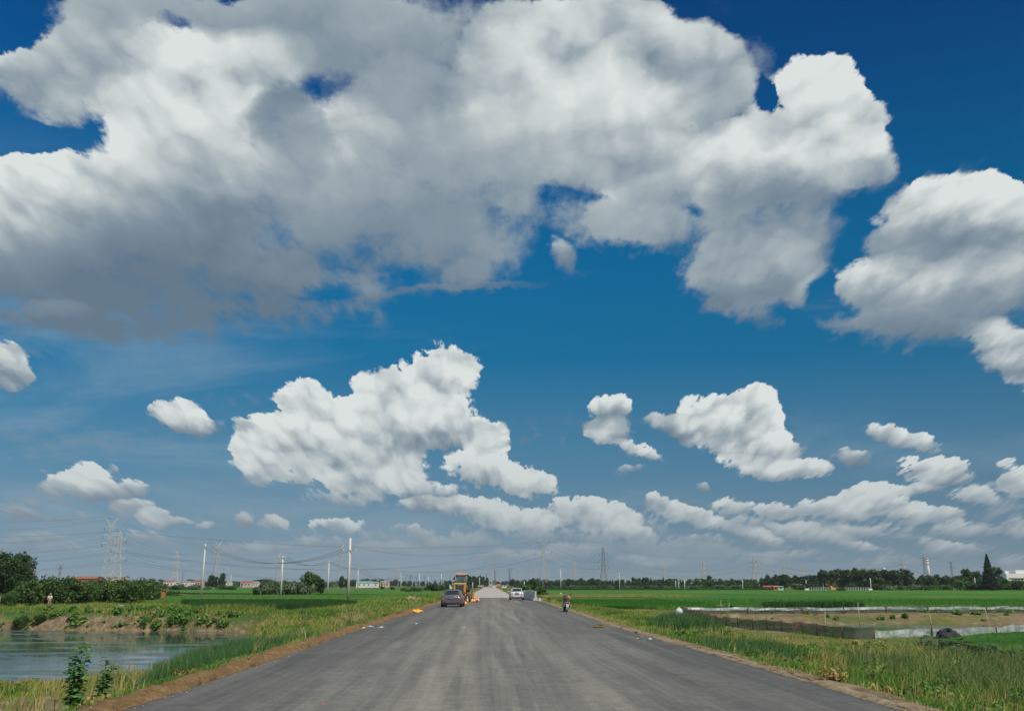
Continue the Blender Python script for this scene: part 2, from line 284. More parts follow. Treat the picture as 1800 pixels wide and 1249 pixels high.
class MB:
    def __init__(s): s.v = []; s.f = []; s.m = []; s.sm = []
    def add(s, vs, fs, mi=0, smooth=False):
        b = len(s.v); s.v += [tuple(v) for v in vs]
        s.f += [tuple(i + b for i in f) for f in fs]; s.m += [mi] * len(fs); s.sm += [smooth] * len(fs)
    def box(s, c, size, mi=0, rot=None, taper=(1, 1), bev=0.0):
        """box centred on c; taper scales the top in x and y"""
        hx, hy, hz = [q / 2 for q in size]; vs = []
        for z, tx, ty in ((-hz, 1, 1), (hz, *taper)):
            for x, y in ((-hx, -hy), (hx, -hy), (hx, hy), (-hx, hy)): vs.append(Vector((x * tx, y * ty, z)))
        if rot is not None:
            M = Euler(rot).to_matrix(); vs = [M @ v for v in vs]
        c = Vector(c); vs = [v + c for v in vs]
        s.add(vs, [(0, 3, 2, 1), (4, 5, 6, 7), (0, 1, 5, 4), (1, 2, 6, 5), (2, 3, 7, 6), (3, 0, 4, 7)], mi)
    def tube(s, pts, r, n=8, mi=0, caps=True, smooth=True):
        """tube through the points with radius r (number or list)"""
        pts = [Vector(p) for p in pts]; rs = r if isinstance(r, (list, tuple)) else [r] * len(pts)
        b = []; 
        for i, p in enumerate(pts):
            t = (pts[min(i + 1, len(pts) - 1)] - pts[max(i - 1, 0)]).normalized()
            a = t.cross(Vector((0, 0, 1)) if abs(t.z) < .95 else Vector((1, 0, 0))).normalized(); c = t.cross(a)
            b += [p + (a * math.cos(2 * math.pi * k / n) + c * math.sin(2 * math.pi * k / n)) * rs[i] for k in range(n)]
        fs = [(i * n + k, i * n + (k + 1) % n, (i + 1) * n + (k + 1) % n, (i + 1) * n + k) for i in range(len(pts) - 1) for k in range(n)]
        s.add(b, fs, mi, smooth)
        if caps:
            s.add(b[:n], [tuple(range(n))[::-1]], mi); s.add(b[-n:], [tuple(range(n))], mi)
    def lathe(s, c, prof, n=16, axis='z', mi=0, smooth=True):
        """prof: list of (radius, height along axis)"""
        vs = []
        for r, h in prof:
            for k in range(n):
                a = 2 * math.pi * k / n; p = (r * math.cos(a), r * math.sin(a), h)
                if axis == 'x': p = (h, p[0], p[1])
                if axis == 'y': p = (p[0], h, p[1])
                vs.append(Vector(c) + Vector(p))
        fs = [(i * n + k, i * n + (k + 1) % n, (i + 1) * n + (k + 1) % n, (i + 1) * n + k) for i in range(len(prof) - 1) for k in range(n)]
        s.add(vs, fs, mi, smooth)
    def ball(s, c, r, mi=0, n=10):
        rx, ry, rz = r if isinstance(r, (tuple, list)) else (r,) * 3
        vs = []; m = n // 2
        for i in range(m + 1):
            t = math.pi * i / m
            for k in range(n):
                a = 2 * math.pi * k / n
                vs.append((c[0] + rx * math.sin(t) * math.cos(a), c[1] + ry * math.sin(t) * math.sin(a), c[2] + rz * math.cos(t)))
        s.add(vs, [((i + 1) * n + k, (i + 1) * n + (k + 1) % n, i * n + (k + 1) % n, i * n + k) for i in range(m) for k in range(n)], mi, True)
    def loft(s, rings, mi=0, caps=True, smooth=False, closed=True):
        n = len(rings[0]); vs = [v for r in rings for v in r]
        m = n if closed else n - 1
        s.add(vs, [(i * n + k, i * n + (k + 1) % n, (i + 1) * n + (k + 1) % n, (i + 1) * n + k) for i in range(len(rings) - 1) for k in range(m)], mi, smooth)
        if caps: s.add(rings[0], [tuple(range(n))[::-1]], mi); s.add(rings[-1], [tuple(range(n))], mi)
    def mesh(s, name, mats):
        me = bpy.data.meshes.new(name); me.from_pydata(s.v, [], s.f)
        for m in (mats if isinstance(mats, (list, tuple)) else [mats]): me.materials.append(m)
        me.polygons.foreach_set('material_index', s.m); me.polygons.foreach_set('use_smooth', s.sm)
        me.update(); return me
    def build(s, name, mats, parent=None, loc=None, rz=0.0, bevel=0.0):
        me = s.mesh(name, mats)
        if bevel or True:
            bm = bmesh.new(); bm.from_mesh(me)
            bmesh.ops.remove_doubles(bm, verts=bm.verts, dist=1e-5)
            if bevel:
                ed = [e for e in bm.edges if len(e.link_faces) == 2 and e.calc_face_angle(0) > 0.6]
                bmesh.ops.bevel(bm, geom=ed, offset=bevel, segments=2, affect='EDGES', profile=0.6, clamp_overlap=True)
            bmesh.ops.recalc_face_normals(bm, faces=bm.faces); bm.to_mesh(me); bm.free()
        return link(name, me, parent, loc, rz)

def fast_mesh(name, V_, F_, mat, attrs=None, smooth=False):
    """V_ (n,3), F_ (m,k) with the same k for every face"""
    me = bpy.data.meshes.new(name); m, k = F_.shape
    me.vertices.add(len(V_)); me.vertices.foreach_set('co', np.ascontiguousarray(V_, dtype=np.float32).ravel())
    me.loops.add(m * k); me.loops.foreach_set('vertex_index', np.ascontiguousarray(F_, dtype=np.int32).ravel())
    me.polygons.add(m); me.polygons.foreach_set('loop_start', np.arange(0, m * k, k, dtype=np.int32))
    try: me.polygons.foreach_set('loop_total', np.full(m, k, dtype=np.int32))
    except Exception: pass
    me.update(calc_edges=True)
    if smooth: me.polygons.foreach_set('use_smooth', np.ones(m, dtype=bool))
    for an, arr in (attrs or {}).items():
        a = me.attributes.new(an, 'FLOAT', 'POINT'); a.data.foreach_set('value', np.ascontiguousarray(arr, dtype=np.float32))
    me.materials.append(mat); me.validate(); return me

_perm = np.random.default_rng(3).random((256, 256))
def vnoise(x, y, scale, seed=0, octaves=3):
    x = np.asarray(x, float) / scale + seed * 17.31; y = np.asarray(y, float) / scale + seed * 9.77
    tot = 0; amp = 1; s = 0
    for o in range(octaves):
        xi = np.floor(x).astype(int); yi = np.floor(y).astype(int); fx = x - xi; fy = y - yi
        fx = fx * fx * (3 - 2 * fx); fy = fy * fy * (3 - 2 * fy)
        g = lambda a, b: _perm[(a) & 255, (b) & 255]
        v = (g(xi, yi) * (1 - fx) + g(xi + 1, yi) * fx) * (1 - fy) + (g(xi, yi + 1) * (1 - fx) + g(xi + 1, yi + 1) * fx) * fy
        tot = tot + v * amp; s += amp; amp *= .5; x = x * 2.1 + 5; y = y * 2.1 + 3
    return tot / s
def sstep(a, b, x):
    t = np.clip((np.asarray(x, float) - a) / (b - a), 0, 1); return t * t * (3 - 2 * t)
def poly_sd(px, py, poly):
    """signed distance to a polygon, negative inside"""
    px = np.asarray(px, float); py = np.asarray(py, float)
    d = np.full(px.shape, 1e18); inside = np.zeros(px.shape, bool); n = len(poly)
    for i in range(n):
        ax, ay = poly[i]; bx, by = poly[(i + 1) % n]; ex, ey = bx - ax, by - ay
        t = np.clip(((px - ax) * ex + (py - ay) * ey) / (ex * ex + ey * ey), 0, 1)
        d = np.minimum(d, (px - ax - t * ex) ** 2 + (py - ay - t * ey) ** 2)
        if ay != by:
            c = ((ay > py) != (by > py)) & (px < (bx - ax) * (py - ay) / (by - ay) + ax); inside ^= c
    return np.where(inside, -1, 1) * np.sqrt(d)

# ------------------------------------------------------------------ materials
class NT:
    def __init__(s, name):
        s.m = bpy.data.materials.new(name); s.m.use_nodes = True; s.t = s.m.node_tree; s.n = s.t.nodes
        s.bsdf = s.n['Principled BSDF']
    def node(s, t, ins=None, **kw):
        n = s.n.new(t)
        for k, v in kw.items(): setattr(n, k, v)
        for k, v in (ins or {}).items(): s.put(n, k, v)
        return n
    def put(s, n, k, v):
        if isinstance(v, bpy.types.NodeSocket): s.t.links.new(v, n.inputs[k])
        else:
            if isinstance(v, (tuple, list)) and n.inputs[k].type == 'RGBA' and len(v) == 3: v = (*v, 1)
            n.inputs[k].default_value = v
    def coord(s): return s.node('ShaderNodeTexCoord').outputs['Object']
    def pos(s): return s.node('ShaderNodeNewGeometry').outputs['Position']
    def attr(s, name): return s.node('ShaderNodeAttribute', attribute_name=name).outputs['Fac']
    def scale(s, v, sc_, loc=(0, 0, 0)): return s.node('ShaderNodeMapping', {0: v, 'Scale': sc_, 'Location': loc}).outputs[0]
    def noise(s, v, scale, detail=4, rough=.55, dist=0.0): return s.node('ShaderNodeTexNoise', {'Vector': v, 'Scale': scale, 'Detail': detail, 'Roughness': rough, 'Distortion': dist}).outputs[0]
    def ramp(s, f, stops, interp='LINEAR'):
        n = s.node('ShaderNodeValToRGB', {0: f}); n.color_ramp.interpolation = interp; e = n.color_ramp.elements
        while len(e) < len(stops): e.new(.5)
        for k, (p, c) in enumerate(stops):
            c = (c, c, c) if isinstance(c, (int, float)) else c
            e[k].position = p; e[k].color = (*c, 1)
        return n.outputs[0]
    def mix(s, f, a, b, mode='MIX'): return s.node('ShaderNodeMix', {0: f, 6: a, 7: b}, data_type='RGBA', blend_type=mode).outputs[2]
    def math(s, op, a, b=0.0, c=None):
        d = {0: a, 1: b}
        if c is not None: d[2] = c
        return s.node('ShaderNodeMath', d, operation=op).outputs[0]
    def bump(s, h, strength=.3, dist=.05): 
        s.put(s.bsdf, 'Normal', s.node('ShaderNodeBump', {'Height': h, 'Strength': strength, 'Distance': dist}).outputs[0])
    def fin(s, col=None, rough=.8, metal=0.0, spec=None):
        if col is not None: s.put(s.bsdf, 'Base Color', col)
        s.put(s.bsdf, 'Roughness', rough); s.put(s.bsdf, 'Metallic', metal)
        if spec is not None: s.put(s.bsdf, 'Specular IOR Level', spec)
        return s.m
def plain(name, c, rough=.6, metal=0.0, var=.12, scale=6.0, spec=None, coat=0.0):
    t = NT(name); n = t.noise(t.coord(), scale, 4, .6)
    col = t.mix(n, tuple(v * (1 - var) for v in c), tuple(min(1, v * (1 + var)) for v in c))
    if coat: t.put(t.bsdf, 'Coat Weight', coat)
    return t.fin(col, rough, metal, spec)
def leafmat(name, stops, trans=.25, rough=.6, attr='rnd', var=0.0):
    """foliage: colour picked per leaf, some light let through"""
    t = NT(name); f = t.attr(attr)
    if var: f = t.math('MULTIPLY_ADD', t.math('SUBTRACT', t.noise(t.pos(), 0.25, 3), .5), var, f)
    col = t.ramp(f, stops)
    t.put(t.bsdf, 'Base Color', col); t.put(t.bsdf, 'Roughness', rough); t.put(t.bsdf, 'Specular IOR Level', .25)
    tr = t.node('ShaderNodeBsdfTranslucent', {0: t.mix(1.0, col, (1.0, 1.0, .55), 'MULTIPLY')})
    mx = t.node('ShaderNodeMixShader', {0: trans, 1: t.bsdf.outputs[0], 2: tr.outputs[0]})
    t.t.links.new(mx.outputs[0], t.n['Material Output'].inputs[0]); return t.m

# ================================================================== the lie of the land
FIELD = -0.85
def lerp_tab(tab, y): return np.interp(y, [a for a, b in tab], [b for a, b in tab])
RL = [(-60, -5.9), (0, -6.05), (13.75, -6.14), (20, -6.2), (41, -6.7), (60, -6.9), (87, -7.4), (138, -7.35), (190, -8.05), (615, -18.1), (1460, -30.3), (2600, -49)]
RR = [(-60, 6.3), (0, 6.3), (13.75, 6.2), (19.4, 6.05), (43.4, 4.85), (60, 4.5), (101, 3.55), (138, 2.4), (150, 0.2), (190, -.75), (615, -10.8), (1460, -23), (2600, -41)]
POND_L = [(-130, 34), (-22, 33), (-17.5, 33), (-15.0, 36), (-15, 42), (-15.8, 48), (-17.6, 60), (-21, 78), (-25, 88), (-34, 91), (-50, 94), (-70, 96), (-130, 100)]
POND_R = [(25, 68), (26, 84.5), (45, 86.5), (60, 89), (90, 93), (130, 98), (130, 88), (80, 82), (50, 74), (36, 68), (30, 64.5)]
def ground_z(x, y):
    x = np.asarray(x, float); y = np.asarray(y, float)
    xl, xr = lerp_tab(RL, y), lerp_tab(RR, y)
    out = np.maximum(np.maximum(xl - x, x - xr), 0)              # distance outside the road edge
    w = np.where(y > 140, 5.0, 2.4)
    z = FIELD * sstep(0.5, 0.5 + w, out)
    z = z + (vnoise(x, y, 3.0, 1) - .5) * .22 * sstep(.6, 3, out) + (vnoise(x, y, 40, 2) - .5) * .25 * sstep(8, 40, out) * sstep(600, 100, np.abs(y))
    sdl = poly_sd(x, y, POND_L) + (vnoise(x, y, 4, 4) - .5) * 2.0
    z = np.where(sdl < 3.5, z + (-3.1 - z) * sstep(2.4, -1.3, sdl), z)
    # trodden bank crest round the left pond
    z = z - .50 * sstep(8.0, 10.5, -x) * sstep(86, 76, y) * sstep(-40, -20, x + 0 * y)
    sdr = poly_sd(x, y, POND_R) + (vnoise(x, y, 2.5, 5) - .5) * 1.2
    z = np.where(sdr < 7.5, z + (-2.5 - z) * sstep(6.5, -3.0, sdr), z)
    z = np.where(out <= 0, -0.05, z)
    return z
def gz(x, y): return float(ground_z(np.array([x]), np.array([y]))[0])
def GP(px, py, z=FIELD): return G(px, py, z)
def gpt(px, py):
    """ground point seen at that photograph pixel"""
    z = FIELD
    for _ in range(6):
        p = G(px, py, z); z = gz(p.x, p.y)
    p = G(px, py, z); return p

def axis(lo, hi, step, far, g=1.09):
    a = list(np.arange(lo, hi + 1e-6, step)); s = step; v = hi
    while v < far: s *= g; v += s; a.append(v)
    return a
ax_r = axis(0, 60, .5, 4200); ax_l = [-v for v in axis(0, 62, .5, 4200)][1:][::-1]
X = np.array(ax_l + ax_r); Y = np.array([-v for v in axis(0, 5, 2.5, 600, 1.25)][1:][::-1] + axis(0, 108, .5, 6500, 1.07))
# exact road edges are covered by the road sheets that lie 5 cm above
XX, YY = np.meshgrid(X, Y); ZZ = ground_z(XX, YY)
nx, ny = len(X), len(Y)
idx = np.arange(nx * ny).reshape(ny, nx)
F_ = np.stack([idx[:-1, :-1], idx[:-1, 1:], idx[1:, 1:], idx[1:, :-1]], -1).reshape(-1, 4)
outw = np.maximum(lerp_tab(RL, YY) - XX, XX - lerp_tab(RR, YY))
sdl = poly_sd(XX, YY, POND_L); sdr = poly_sd(XX, YY, POND_R)
# bare soil: pond banks, the sandy shelf beside the road, the little track
TRACK = [(-9.3, 17), (-13.6, 18), (-14.6, 25), (-13.9, 31), (-12.9, 35), (-11.6, 34), (-11.0, 26)]
TRACK2 = [(-9.3, 60), (-11.4, 60), (-14.5, 78), (-17.2, 98), (-16.0, 98), (-12.6, 78)]
soil = np.maximum(sstep(3.0, .8, np.abs(sdl + .2)), sstep(7.5, 5.0, np.abs(sdr - 1)) * sstep(76, 82, YY) * .85)
soil = soil * (.55 + .9 * (vnoise(XX, YY, 3, 8) - .4))
soil = np.maximum(soil, sstep(.8, -.4, poly_sd(XX, YY, TRACK) + (vnoise(XX, YY, 1.2, 9) - .5) * 1.6))
soil = np.maximum(soil, sstep(.8, -.3, poly_sd(XX, YY, TRACK2) + (vnoise(XX, YY, 1.2, 9) - .5) * 1.6))
soil = np.maximum(soil, sstep(1.5, .3, outw) * .95)
soil = np.maximum(soil, sstep(.56, .66, vnoise(XX, YY, 5, 12)) * sstep(18, 12, outw) * (XX > 0) * .8)
dry = np.clip(vnoise(XX, YY, 14, 21) * 1.8 - .55, 0, 1)
ruz = lambda v: v.ravel()
t = NT('meadow_ground'); P_ = t.pos()
n1 = t.noise(P_, .9, 6, .65); n2 = t.noise(P_, .05, 4, .5); n3 = t.noise(P_, 9, 3, .6)
green = t.ramp(n1, [(.3, (.030, .062, .016)), (.5, (.052, .105, .022)), (.7, (.095, .125, .030))])
dryc = t.ramp(n1, [(.3, (.11, .085, .030)), (.6, (.20, .155, .060)), (.75, (.09, .11, .03))])
soilc = t.ramp(t.noise(P_, 1.6, 6, .65), [(.3, (.085, .058, .032)), (.5, (.17, .125, .075)), (.7, (.30, .24, .165))])
col = t.mix(t.ramp(t.math('ADD', t.attr('dry'), t.math('MULTIPLY', n2, .3)), [(.35, 0), (.8, .8)]), green, dryc)
col = t.mix(t.ramp(t.math('MULTIPLY_ADD', t.math('SUBTRACT', n3, .5), .5, t.attr('soil')), [(.35, 0), (.65, 1)]), col, soilc)
t.bump(t.math('ADD', n1, t.math('MULTIPLY', n3, .5)), .6, .12)
M_ground = t.fin(col, .95, spec=.15)
me = fast_mesh('ground', np.stack([ruz(XX), ruz(YY), ruz(ZZ)], -1), F_, M_ground, {'soil': ruz(soil), 'dry': ruz(dry)}, True)
tag(link('ground', me), kind='structure')

# ------------------------------------------------------------------ water
t = NT('pond_water'); P_ = t.pos()
rip = t.noise(t.scale(P_, (1, .45, 1)), 5.0, 4, .6)
scum = t.ramp(t.math('ADD', t.noise(t.scale(P_, (.35, 1.0, 1)), .35, 6, .68), t.ramp(t.node('ShaderNodeSeparateXYZ', {0: P_}).outputs[1], [(0, 0), (1, 0)])), [(.50, 0), (.60, 1)])
t.put(t.bsdf, 'Base Color', t.mix(scum, (.045, .062, .058), (.070, .090, .045)))
t.put(t.bsdf, 'Roughness', t.math('MULTIPLY_ADD', scum, .30, .05)); t.put(t.bsdf, 'IOR', 1.33); t.put(t.bsdf, 'Specular IOR Level', .75)
t.bump(rip, .07, .03); M_water = t.m
def sheet(name, poly, z, mat, kind='structure'):
    b = MB(); b.add([(x, y, z) for x, y in poly], [tuple(range(len(poly)))]); me = b.mesh(name, mat)
    o = link(name, me); tag(o, kind=kind); return o
sheet('pond_water', [(-134, 30), (-16, 30), (-13, 34), (-12.8, 40), (-14, 50), (-16, 62), (-19, 78), (-22, 86), (-23, 92), (-34, 95), (-70, 100), (-134, 104)], -2.42, M_water)
sheet('pond_water', [(23, 63), (24, 88), (45, 90), (60, 92.5), (90, 96.5), (134, 102), (134, 86), (80, 79), (50, 70), (36, 63), (27, 59.5)], -1.68, M_water)

# ------------------------------------------------------------------ asphalt and concrete roads
def strip(name, ys, le, re, z, mat, nseg=14, th=.0):
    V_ = []; m = nseg + 1
    for y in ys:
        a, b_ = le(y), re(y)
        for k in range(m): V_.append((a + (b_ - a) * k / nseg, y, z))
    F = [(i * m + k, i * m + k + 1, (i + 1) * m + k + 1, (i + 1) * m + k) for i in range(len(ys) - 1) for k in range(nseg)]
    me = fast_mesh(name, np.array(V_), np.array(F), mat); return tag(link(name, me), kind='structure')
t = NT('dusty_asphalt'); P_ = t.pos(); sx = t.node('ShaderNodeSeparateXYZ', {0: P_})
lat = t.math('MULTIPLY_ADD', sx.outputs[1], .021, sx.outputs[0])                 # across the road
wob = t.math('MULTIPLY', t.math('SUBTRACT', t.noise(t.scale(P_, (0, .03, 0)), 1, 1), .5), 1.0)
latw = t.math('ADD', lat, wob)
lv = t.node('ShaderNodeCombineXYZ', {0: latw, 1: t.math('MULTIPLY', sx.outputs[1], .016)}).outputs[0]
lv2 = t.node('ShaderNodeCombineXYZ', {0: t.math('MULTIPLY_ADD', sx.outputs[1], .035, latw), 1: t.math('MULTIPLY', sx.outputs[1], .022)}).outputs[0]
tr1 = t.noise(lv, .8, 5, .62); tr2 = t.noise(lv2, 1.3, 6, .62); tr3 = t.noise(lv, 3.4, 4, .75)
blot = t.noise(t.scale(P_, (.5, .35, 1)), .9, 7, .7); fine = t.noise(P_, 22, 4, .85); mid = t.noise(P_, 4, 5, .7)
dust = t.math('ADD', t.math('MULTIPLY', tr1, .34), t.math('MULTIPLY', tr2, .22))
dust = t.math('ADD', dust, t.math('MULTIPLY', tr3, .22)); dust = t.math('ADD', dust, t.math('MULTIPLY', blot, .18)); dust = t.math('ADD', dust, t.math('MULTIPLY', mid, .11))
cen = t.ramp(t.math('ABSOLUTE', t.math('MULTIPLY', t.math('SUBTRACT', lat, .2), .17)), [(0, .15), (.4, .10), (1, 0.0)])
dust = t.math('ADD', t.math('SUBTRACT', dust, .055), t.math('MULTIPLY', cen, .9))
col = t.ramp(dust, [(.36, (.046, .047, .050)), (.47, (.078, .079, .078)), (.56, (.122, .123, .112)), (.70, (.225, .216, .183))])
spots = t.ramp(t.noise(t.scale(P_, (.7, .5, 1), (3, 1, 0)), .42, 5, .6), [(.66, 0), (.72, .55)])
col = t.mix(spots, col, (.17, .125, .075))
col = t.mix(t.ramp(t.noise(t.scale(P_, (.6, 1.6, 1), (9, 4, 0)), .5, 5, .7), [(.66, 0), (.70, .7)]), col, (.028, .027, .027))
col = t.mix(.8, col, t.ramp(fine, [(.30, .30), (.5, .5), (.70, .72)]), 'OVERLAY')
col = t.mix(.7, col, t.ramp(t.noise(P_, 3.2, 6, .8), [(.32, .34), (.5, .5), (.68, .66)]), 'OVERLAY')
t.bump(t.math('ADD', t.noise(P_, 120, 2), t.math('MULTIPLY', mid, .6)), .35, .01)
M_asph = t.fin(col, .85, spec=.3)
ys1 = list(np.arange(-60, 138.1, 1.0))
ew = lambda y, s: (vnoise(np.array([y]), np.array([s * 10.]), .9, 3)[0] - .5) * .22
strip('road', ys1, lambda y: lerp_tab(RL, y) + ew(y, 1), lambda y: lerp_tab(RR, y) + ew(y, 2), 0.0, M_asph)
t = NT('new_concrete'); P_ = t.pos(); sx = t.node('ShaderNodeSeparateXYZ', {0: P_})
br = t.node('ShaderNodeTexBrick', {'Vector': t.scale(P_, (1, 1, 1)), 'Scale': 1.0, 'Mortar Size': .02, 'Brick Width': 60.0, 'Row Height': 5.0, 'Color1': (1, 1, 1), 'Color2': (.94, .94, .94), 'Mortar': (.6, .6, .6)})
col = t.ramp(t.noise(P_, .35, 6, .65), [(.3, (.28, .275, .245)), (.5, (.36, .35, .315)), (.75, (.45, .44, .40))])
col = t.mix(1.0, col, br.outputs[0], 'MULTIPLY'); M_conc_road = t.fin(col, .9, spec=.2)
ys2 = [138, 142, 146, 150] + list(np.geomspace(155, 2600, 50))
strip('concrete_road', ys2, lambda y: lerp_tab(RL, y), lambda y: min(lerp_tab(RR, y), lerp_tab([(138, .15), (190, -.75), (615, -10.8), (1460, -23), (2600, -41)], y)), 0.012, M_conc_road, 6)

# ------------------------------------------------------------------ crumbly soil berms along the asphalt
def berm(name, side, ys, w, h, mat, seed):
    n = 9; V_ = []; 
    for y in ys:
        e = lerp_tab(RL if side < 0 else RR, y)
        ww = w * (.30 + 1.35 * vnoise([y], [0], 2.2, seed)[0]); hh = h * (.35 + 1.3 * vnoise([y], [5], 1.6, seed + 1)[0])
        for k in range(n):
            u = k / (n - 1); x = e + side * (u * ww - .12 + (vnoise([y], [k], .5, seed)[0] - .5) * .16)
            z = .006 + hh * math.sin(math.pi * min(1, u * 1.15 + .02)) * (.6 + .8 * vnoise([y * 1.0], [k * .3], .35, seed + 2)[0]) if u < .86 else -.12 - .3 * (u - .86)
            if k == 0: z = .004
            V_.append((x, y, z))
    m = len(ys); F = [(i * n + k, i * n + k + 1, (i + 1) * n + k + 1, (i + 1) * n + k) for i in range(m - 1) for k in range(n - 1)]
    return tag(link(name, fast_mesh(name, np.array(V_), np.array(F), mat, smooth=True)), kind='structure')
t = NT('crumbly_soil'); P_ = t.pos(); n1 = t.noise(P_, 5, 6, .7); n2 = t.noise(P_, 30, 4, .7)
col = t.ramp(n1, [(.3, (.12, .075, .034)), (.5, (.21, .135, .065)), (.7, (.31, .215, .115))]); col = t.mix(.5, col, t.mix(n2, (0, 0, 0), (1, 1, 1)), 'OVERLAY')
t.bump(t.math('ADD', n1, n2), .9, .06); M_soil = t.fin(col, .95, spec=.1)
t = NT('pale_grit'); P_ = t.pos(); n1 = t.noise(P_, 4, 6, .7); n2 = t.noise(P_, 26, 4, .7)
col = t.ramp(n1, [(.3, (.15, .11, .062)), (.5, (.27, .21, .13)), (.7, (.38, .31, .21))]); col = t.mix(.5, col, t.mix(n2, (0, 0, 0), (1, 1, 1)), 'OVERLAY')
t.bump(t.math('ADD', n1, n2), .8, .05); M_grit = t.fin(col, .95, spec=.1)
berm('verge_soil', -1, list(np.arange(8, 66, .18)) + list(np.arange(66, 136, .6)), .72, .15, M_soil, 31)
berm('verge_soil', 1, list(np.arange(8, 66, .18)) + list(np.arange(66, 136, .6)), .40, .04, M_grit, 41)

# ================================================================== grasses and crops
def blades(name, xy, h, w, mat, rnd, label=None, cat='grass', lean=.6, z=None, kind='stuff', base_n=0, parent=None, wind=(.12, .0)):
    n = len(xy); g = np.random.default_rng(hash(name) % 999 + n)
    z0 = ground_z(xy[:, 0], xy[:, 1]) - .02 if z is None else z
    a = g.random(n) * math.tau; dx_, dy_ = np.cos(a), np.sin(a)
    la = g.random(n) * math.tau; ll = np.abs(g.normal(0, lean, n)) * h
    lx, ly = np.cos(la) * ll + wind[0] * h, np.sin(la) * ll + wind[1] * h
    V_ = np.zeros((n, 5, 3))
    for k, (u, ww, q, zz) in enumerate(((0, -.5, 0, 0), (0, .5, 0, 0), (.55, -.42, .3, .58), (.55, .42, .3, .58), (1, 0, 1, 1))):
        V_[:, k, 0] = xy[:, 0] + dx_ * ww * w + lx * q; V_[:, k, 1] = xy[:, 1] + dy_ * ww * w + ly * q
        V_[:, k, 2] = z0 + h * zz * (1 - .18 * (ll / np.maximum(h, .01)) * q)
    b = (np.arange(n) * 5)[:, None, None]
    F = (b + np.array([[0, 1, 2], [1, 3, 2], [2, 3, 4]])[None]).reshape(-1, 3)
    me = fast_mesh(name, V_.reshape(-1, 3), F, mat, {'rnd': np.repeat(rnd, 5)})
    o = link(name, me, parent); return tag(o, label, cat if label else None, kind=kind)
def scatter(n, x0, x1, y0, y1, prob, ybias=1.6):
    """n points, denser towards the near side; prob(x, y) keeps them"""
    out = []; got = 0; g = rng
    for _ in range(60):
        m = int(n * 2); u = g.random(m)
        y = y0 * (y1 / y0) ** (u ** (1 / ybias) if ybias != 1 else u); x = x0 + (x1 - x0) * g.random(m)
        k = g.random(m) < prob(x, y); out.append(np.stack([x[k], y[k]], -1)); got += k.sum()
        if got >= n: break
    return np.concatenate(out)[:n]
GSTOPS = [(0.0, (.045, .115, .022)), (.22, (.100, .215, .036)), (.46, (.200, .320, .055)), (.60, (.31, .36, .085)), (.74, (.42, .33, .11)), (1.0, (.56, .46, .24))]
M_grass = leafmat('grass_blades', GSTOPS, .3)
outl = lambda x, y: lerp_tab(RL, y) - x
outr = lambda x, y: x - lerp_tab(RR, y)
def dryness(x, y, s): return np.clip((vnoise(x, y, 3.5, s, 4) - .5) * 2.6 + .5, 0, 1)
# --- left verge, road edge to pond
def pl(x, y):
    o = outl(x, y); sd_ = poly_sd(x, y, POND_L)
    p = sstep(.45, 1.1, o + (vnoise(x, y, 1.5, 59) - .5) * .9) * sstep(-.6, .6, sd_) * (1 - .93 * sstep(.6, -.5, poly_sd(x, y, TRACK) + (vnoise(x, y, 1.2, 9) - .5) * 2)) * (1 - .97 * sstep(.6, -.3, poly_sd(x, y, TRACK2)))
    return p * (.04 + .96 * sstep(.40, .58, vnoise(x, y, 1.5, 51, 4))) * (.25 + .75 * sstep(16, 24, y + o * .0))
q = scatter(95000, -24, -6.5, 11, 112, pl, 1.5)
dr = dryness(q[:, 0], q[:, 1], 22); sd_ = poly_sd(q[:, 0], q[:, 1], POND_L); shore = sstep(5, 1, sd_)
keep = rng.random(len(q)) < np.where(q[:, 1] < 60, .6 + .4 * sstep(-9.5, -7.5, q[:, 0]), 1)
q = q[keep]; sd_ = sd_[keep]; shore = shore[keep]; dr = dr[keep]
o_ = outl(q[:, 0], q[:, 1]); rn = np.clip(.22 + .42 * dr + .28 * shore * sstep(2.5, 5, o_) + rng.normal(0, .12, len(q)), 0, 1)
hh = (.06 + .75 * np.clip(vnoise(q[:, 0], q[:, 1], 1.3, 52, 4) - .25, 0, 1)) * (1 - .35 * shore) * (.6 + .7 * rng.random(len(q))) * sstep(.2, 2.6, o_) + .08
blades('verge_grass', q, hh, .011 + .00042 * q[:, 1], M_grass, rn, 'mixed green and straw coloured grass on the verge between the road and the left pond')
# --- far bank and meadow behind the left pond
def pb(x, y):
    sd_ = poly_sd(x, y, POND_L); o = outl(x, y)
    return sstep(1.2, 2.0, o) * sstep(-.5, .8, sd_) * (.2 + .8 * sstep(.4, .55, vnoise(x, y, 3, 53))) * (1 - .97 * sstep(.6, -.3, poly_sd(x, y, TRACK2))) * (1 - .8 * sstep(3.2, 2.0, sd_) * sstep(.35, .6, vnoise(x, y, 4, 57)))
q = scatter(70000, -78, -8, 86, 150, pb, 1)
rn = np.clip(.25 + .5 * dryness(q[:, 0], q[:, 1], 23) + rng.normal(0, .12, len(q)), 0, 1)
hh = (.2 + .45 * vnoise(q[:, 0], q[:, 1], 5, 54)) * (.6 + .7 * rng.random(len(q)))
blades('meadow_grass', q, hh, .05 + 0 * hh, M_grass, rn, 'rough meadow grass on the bank behind the left pond')
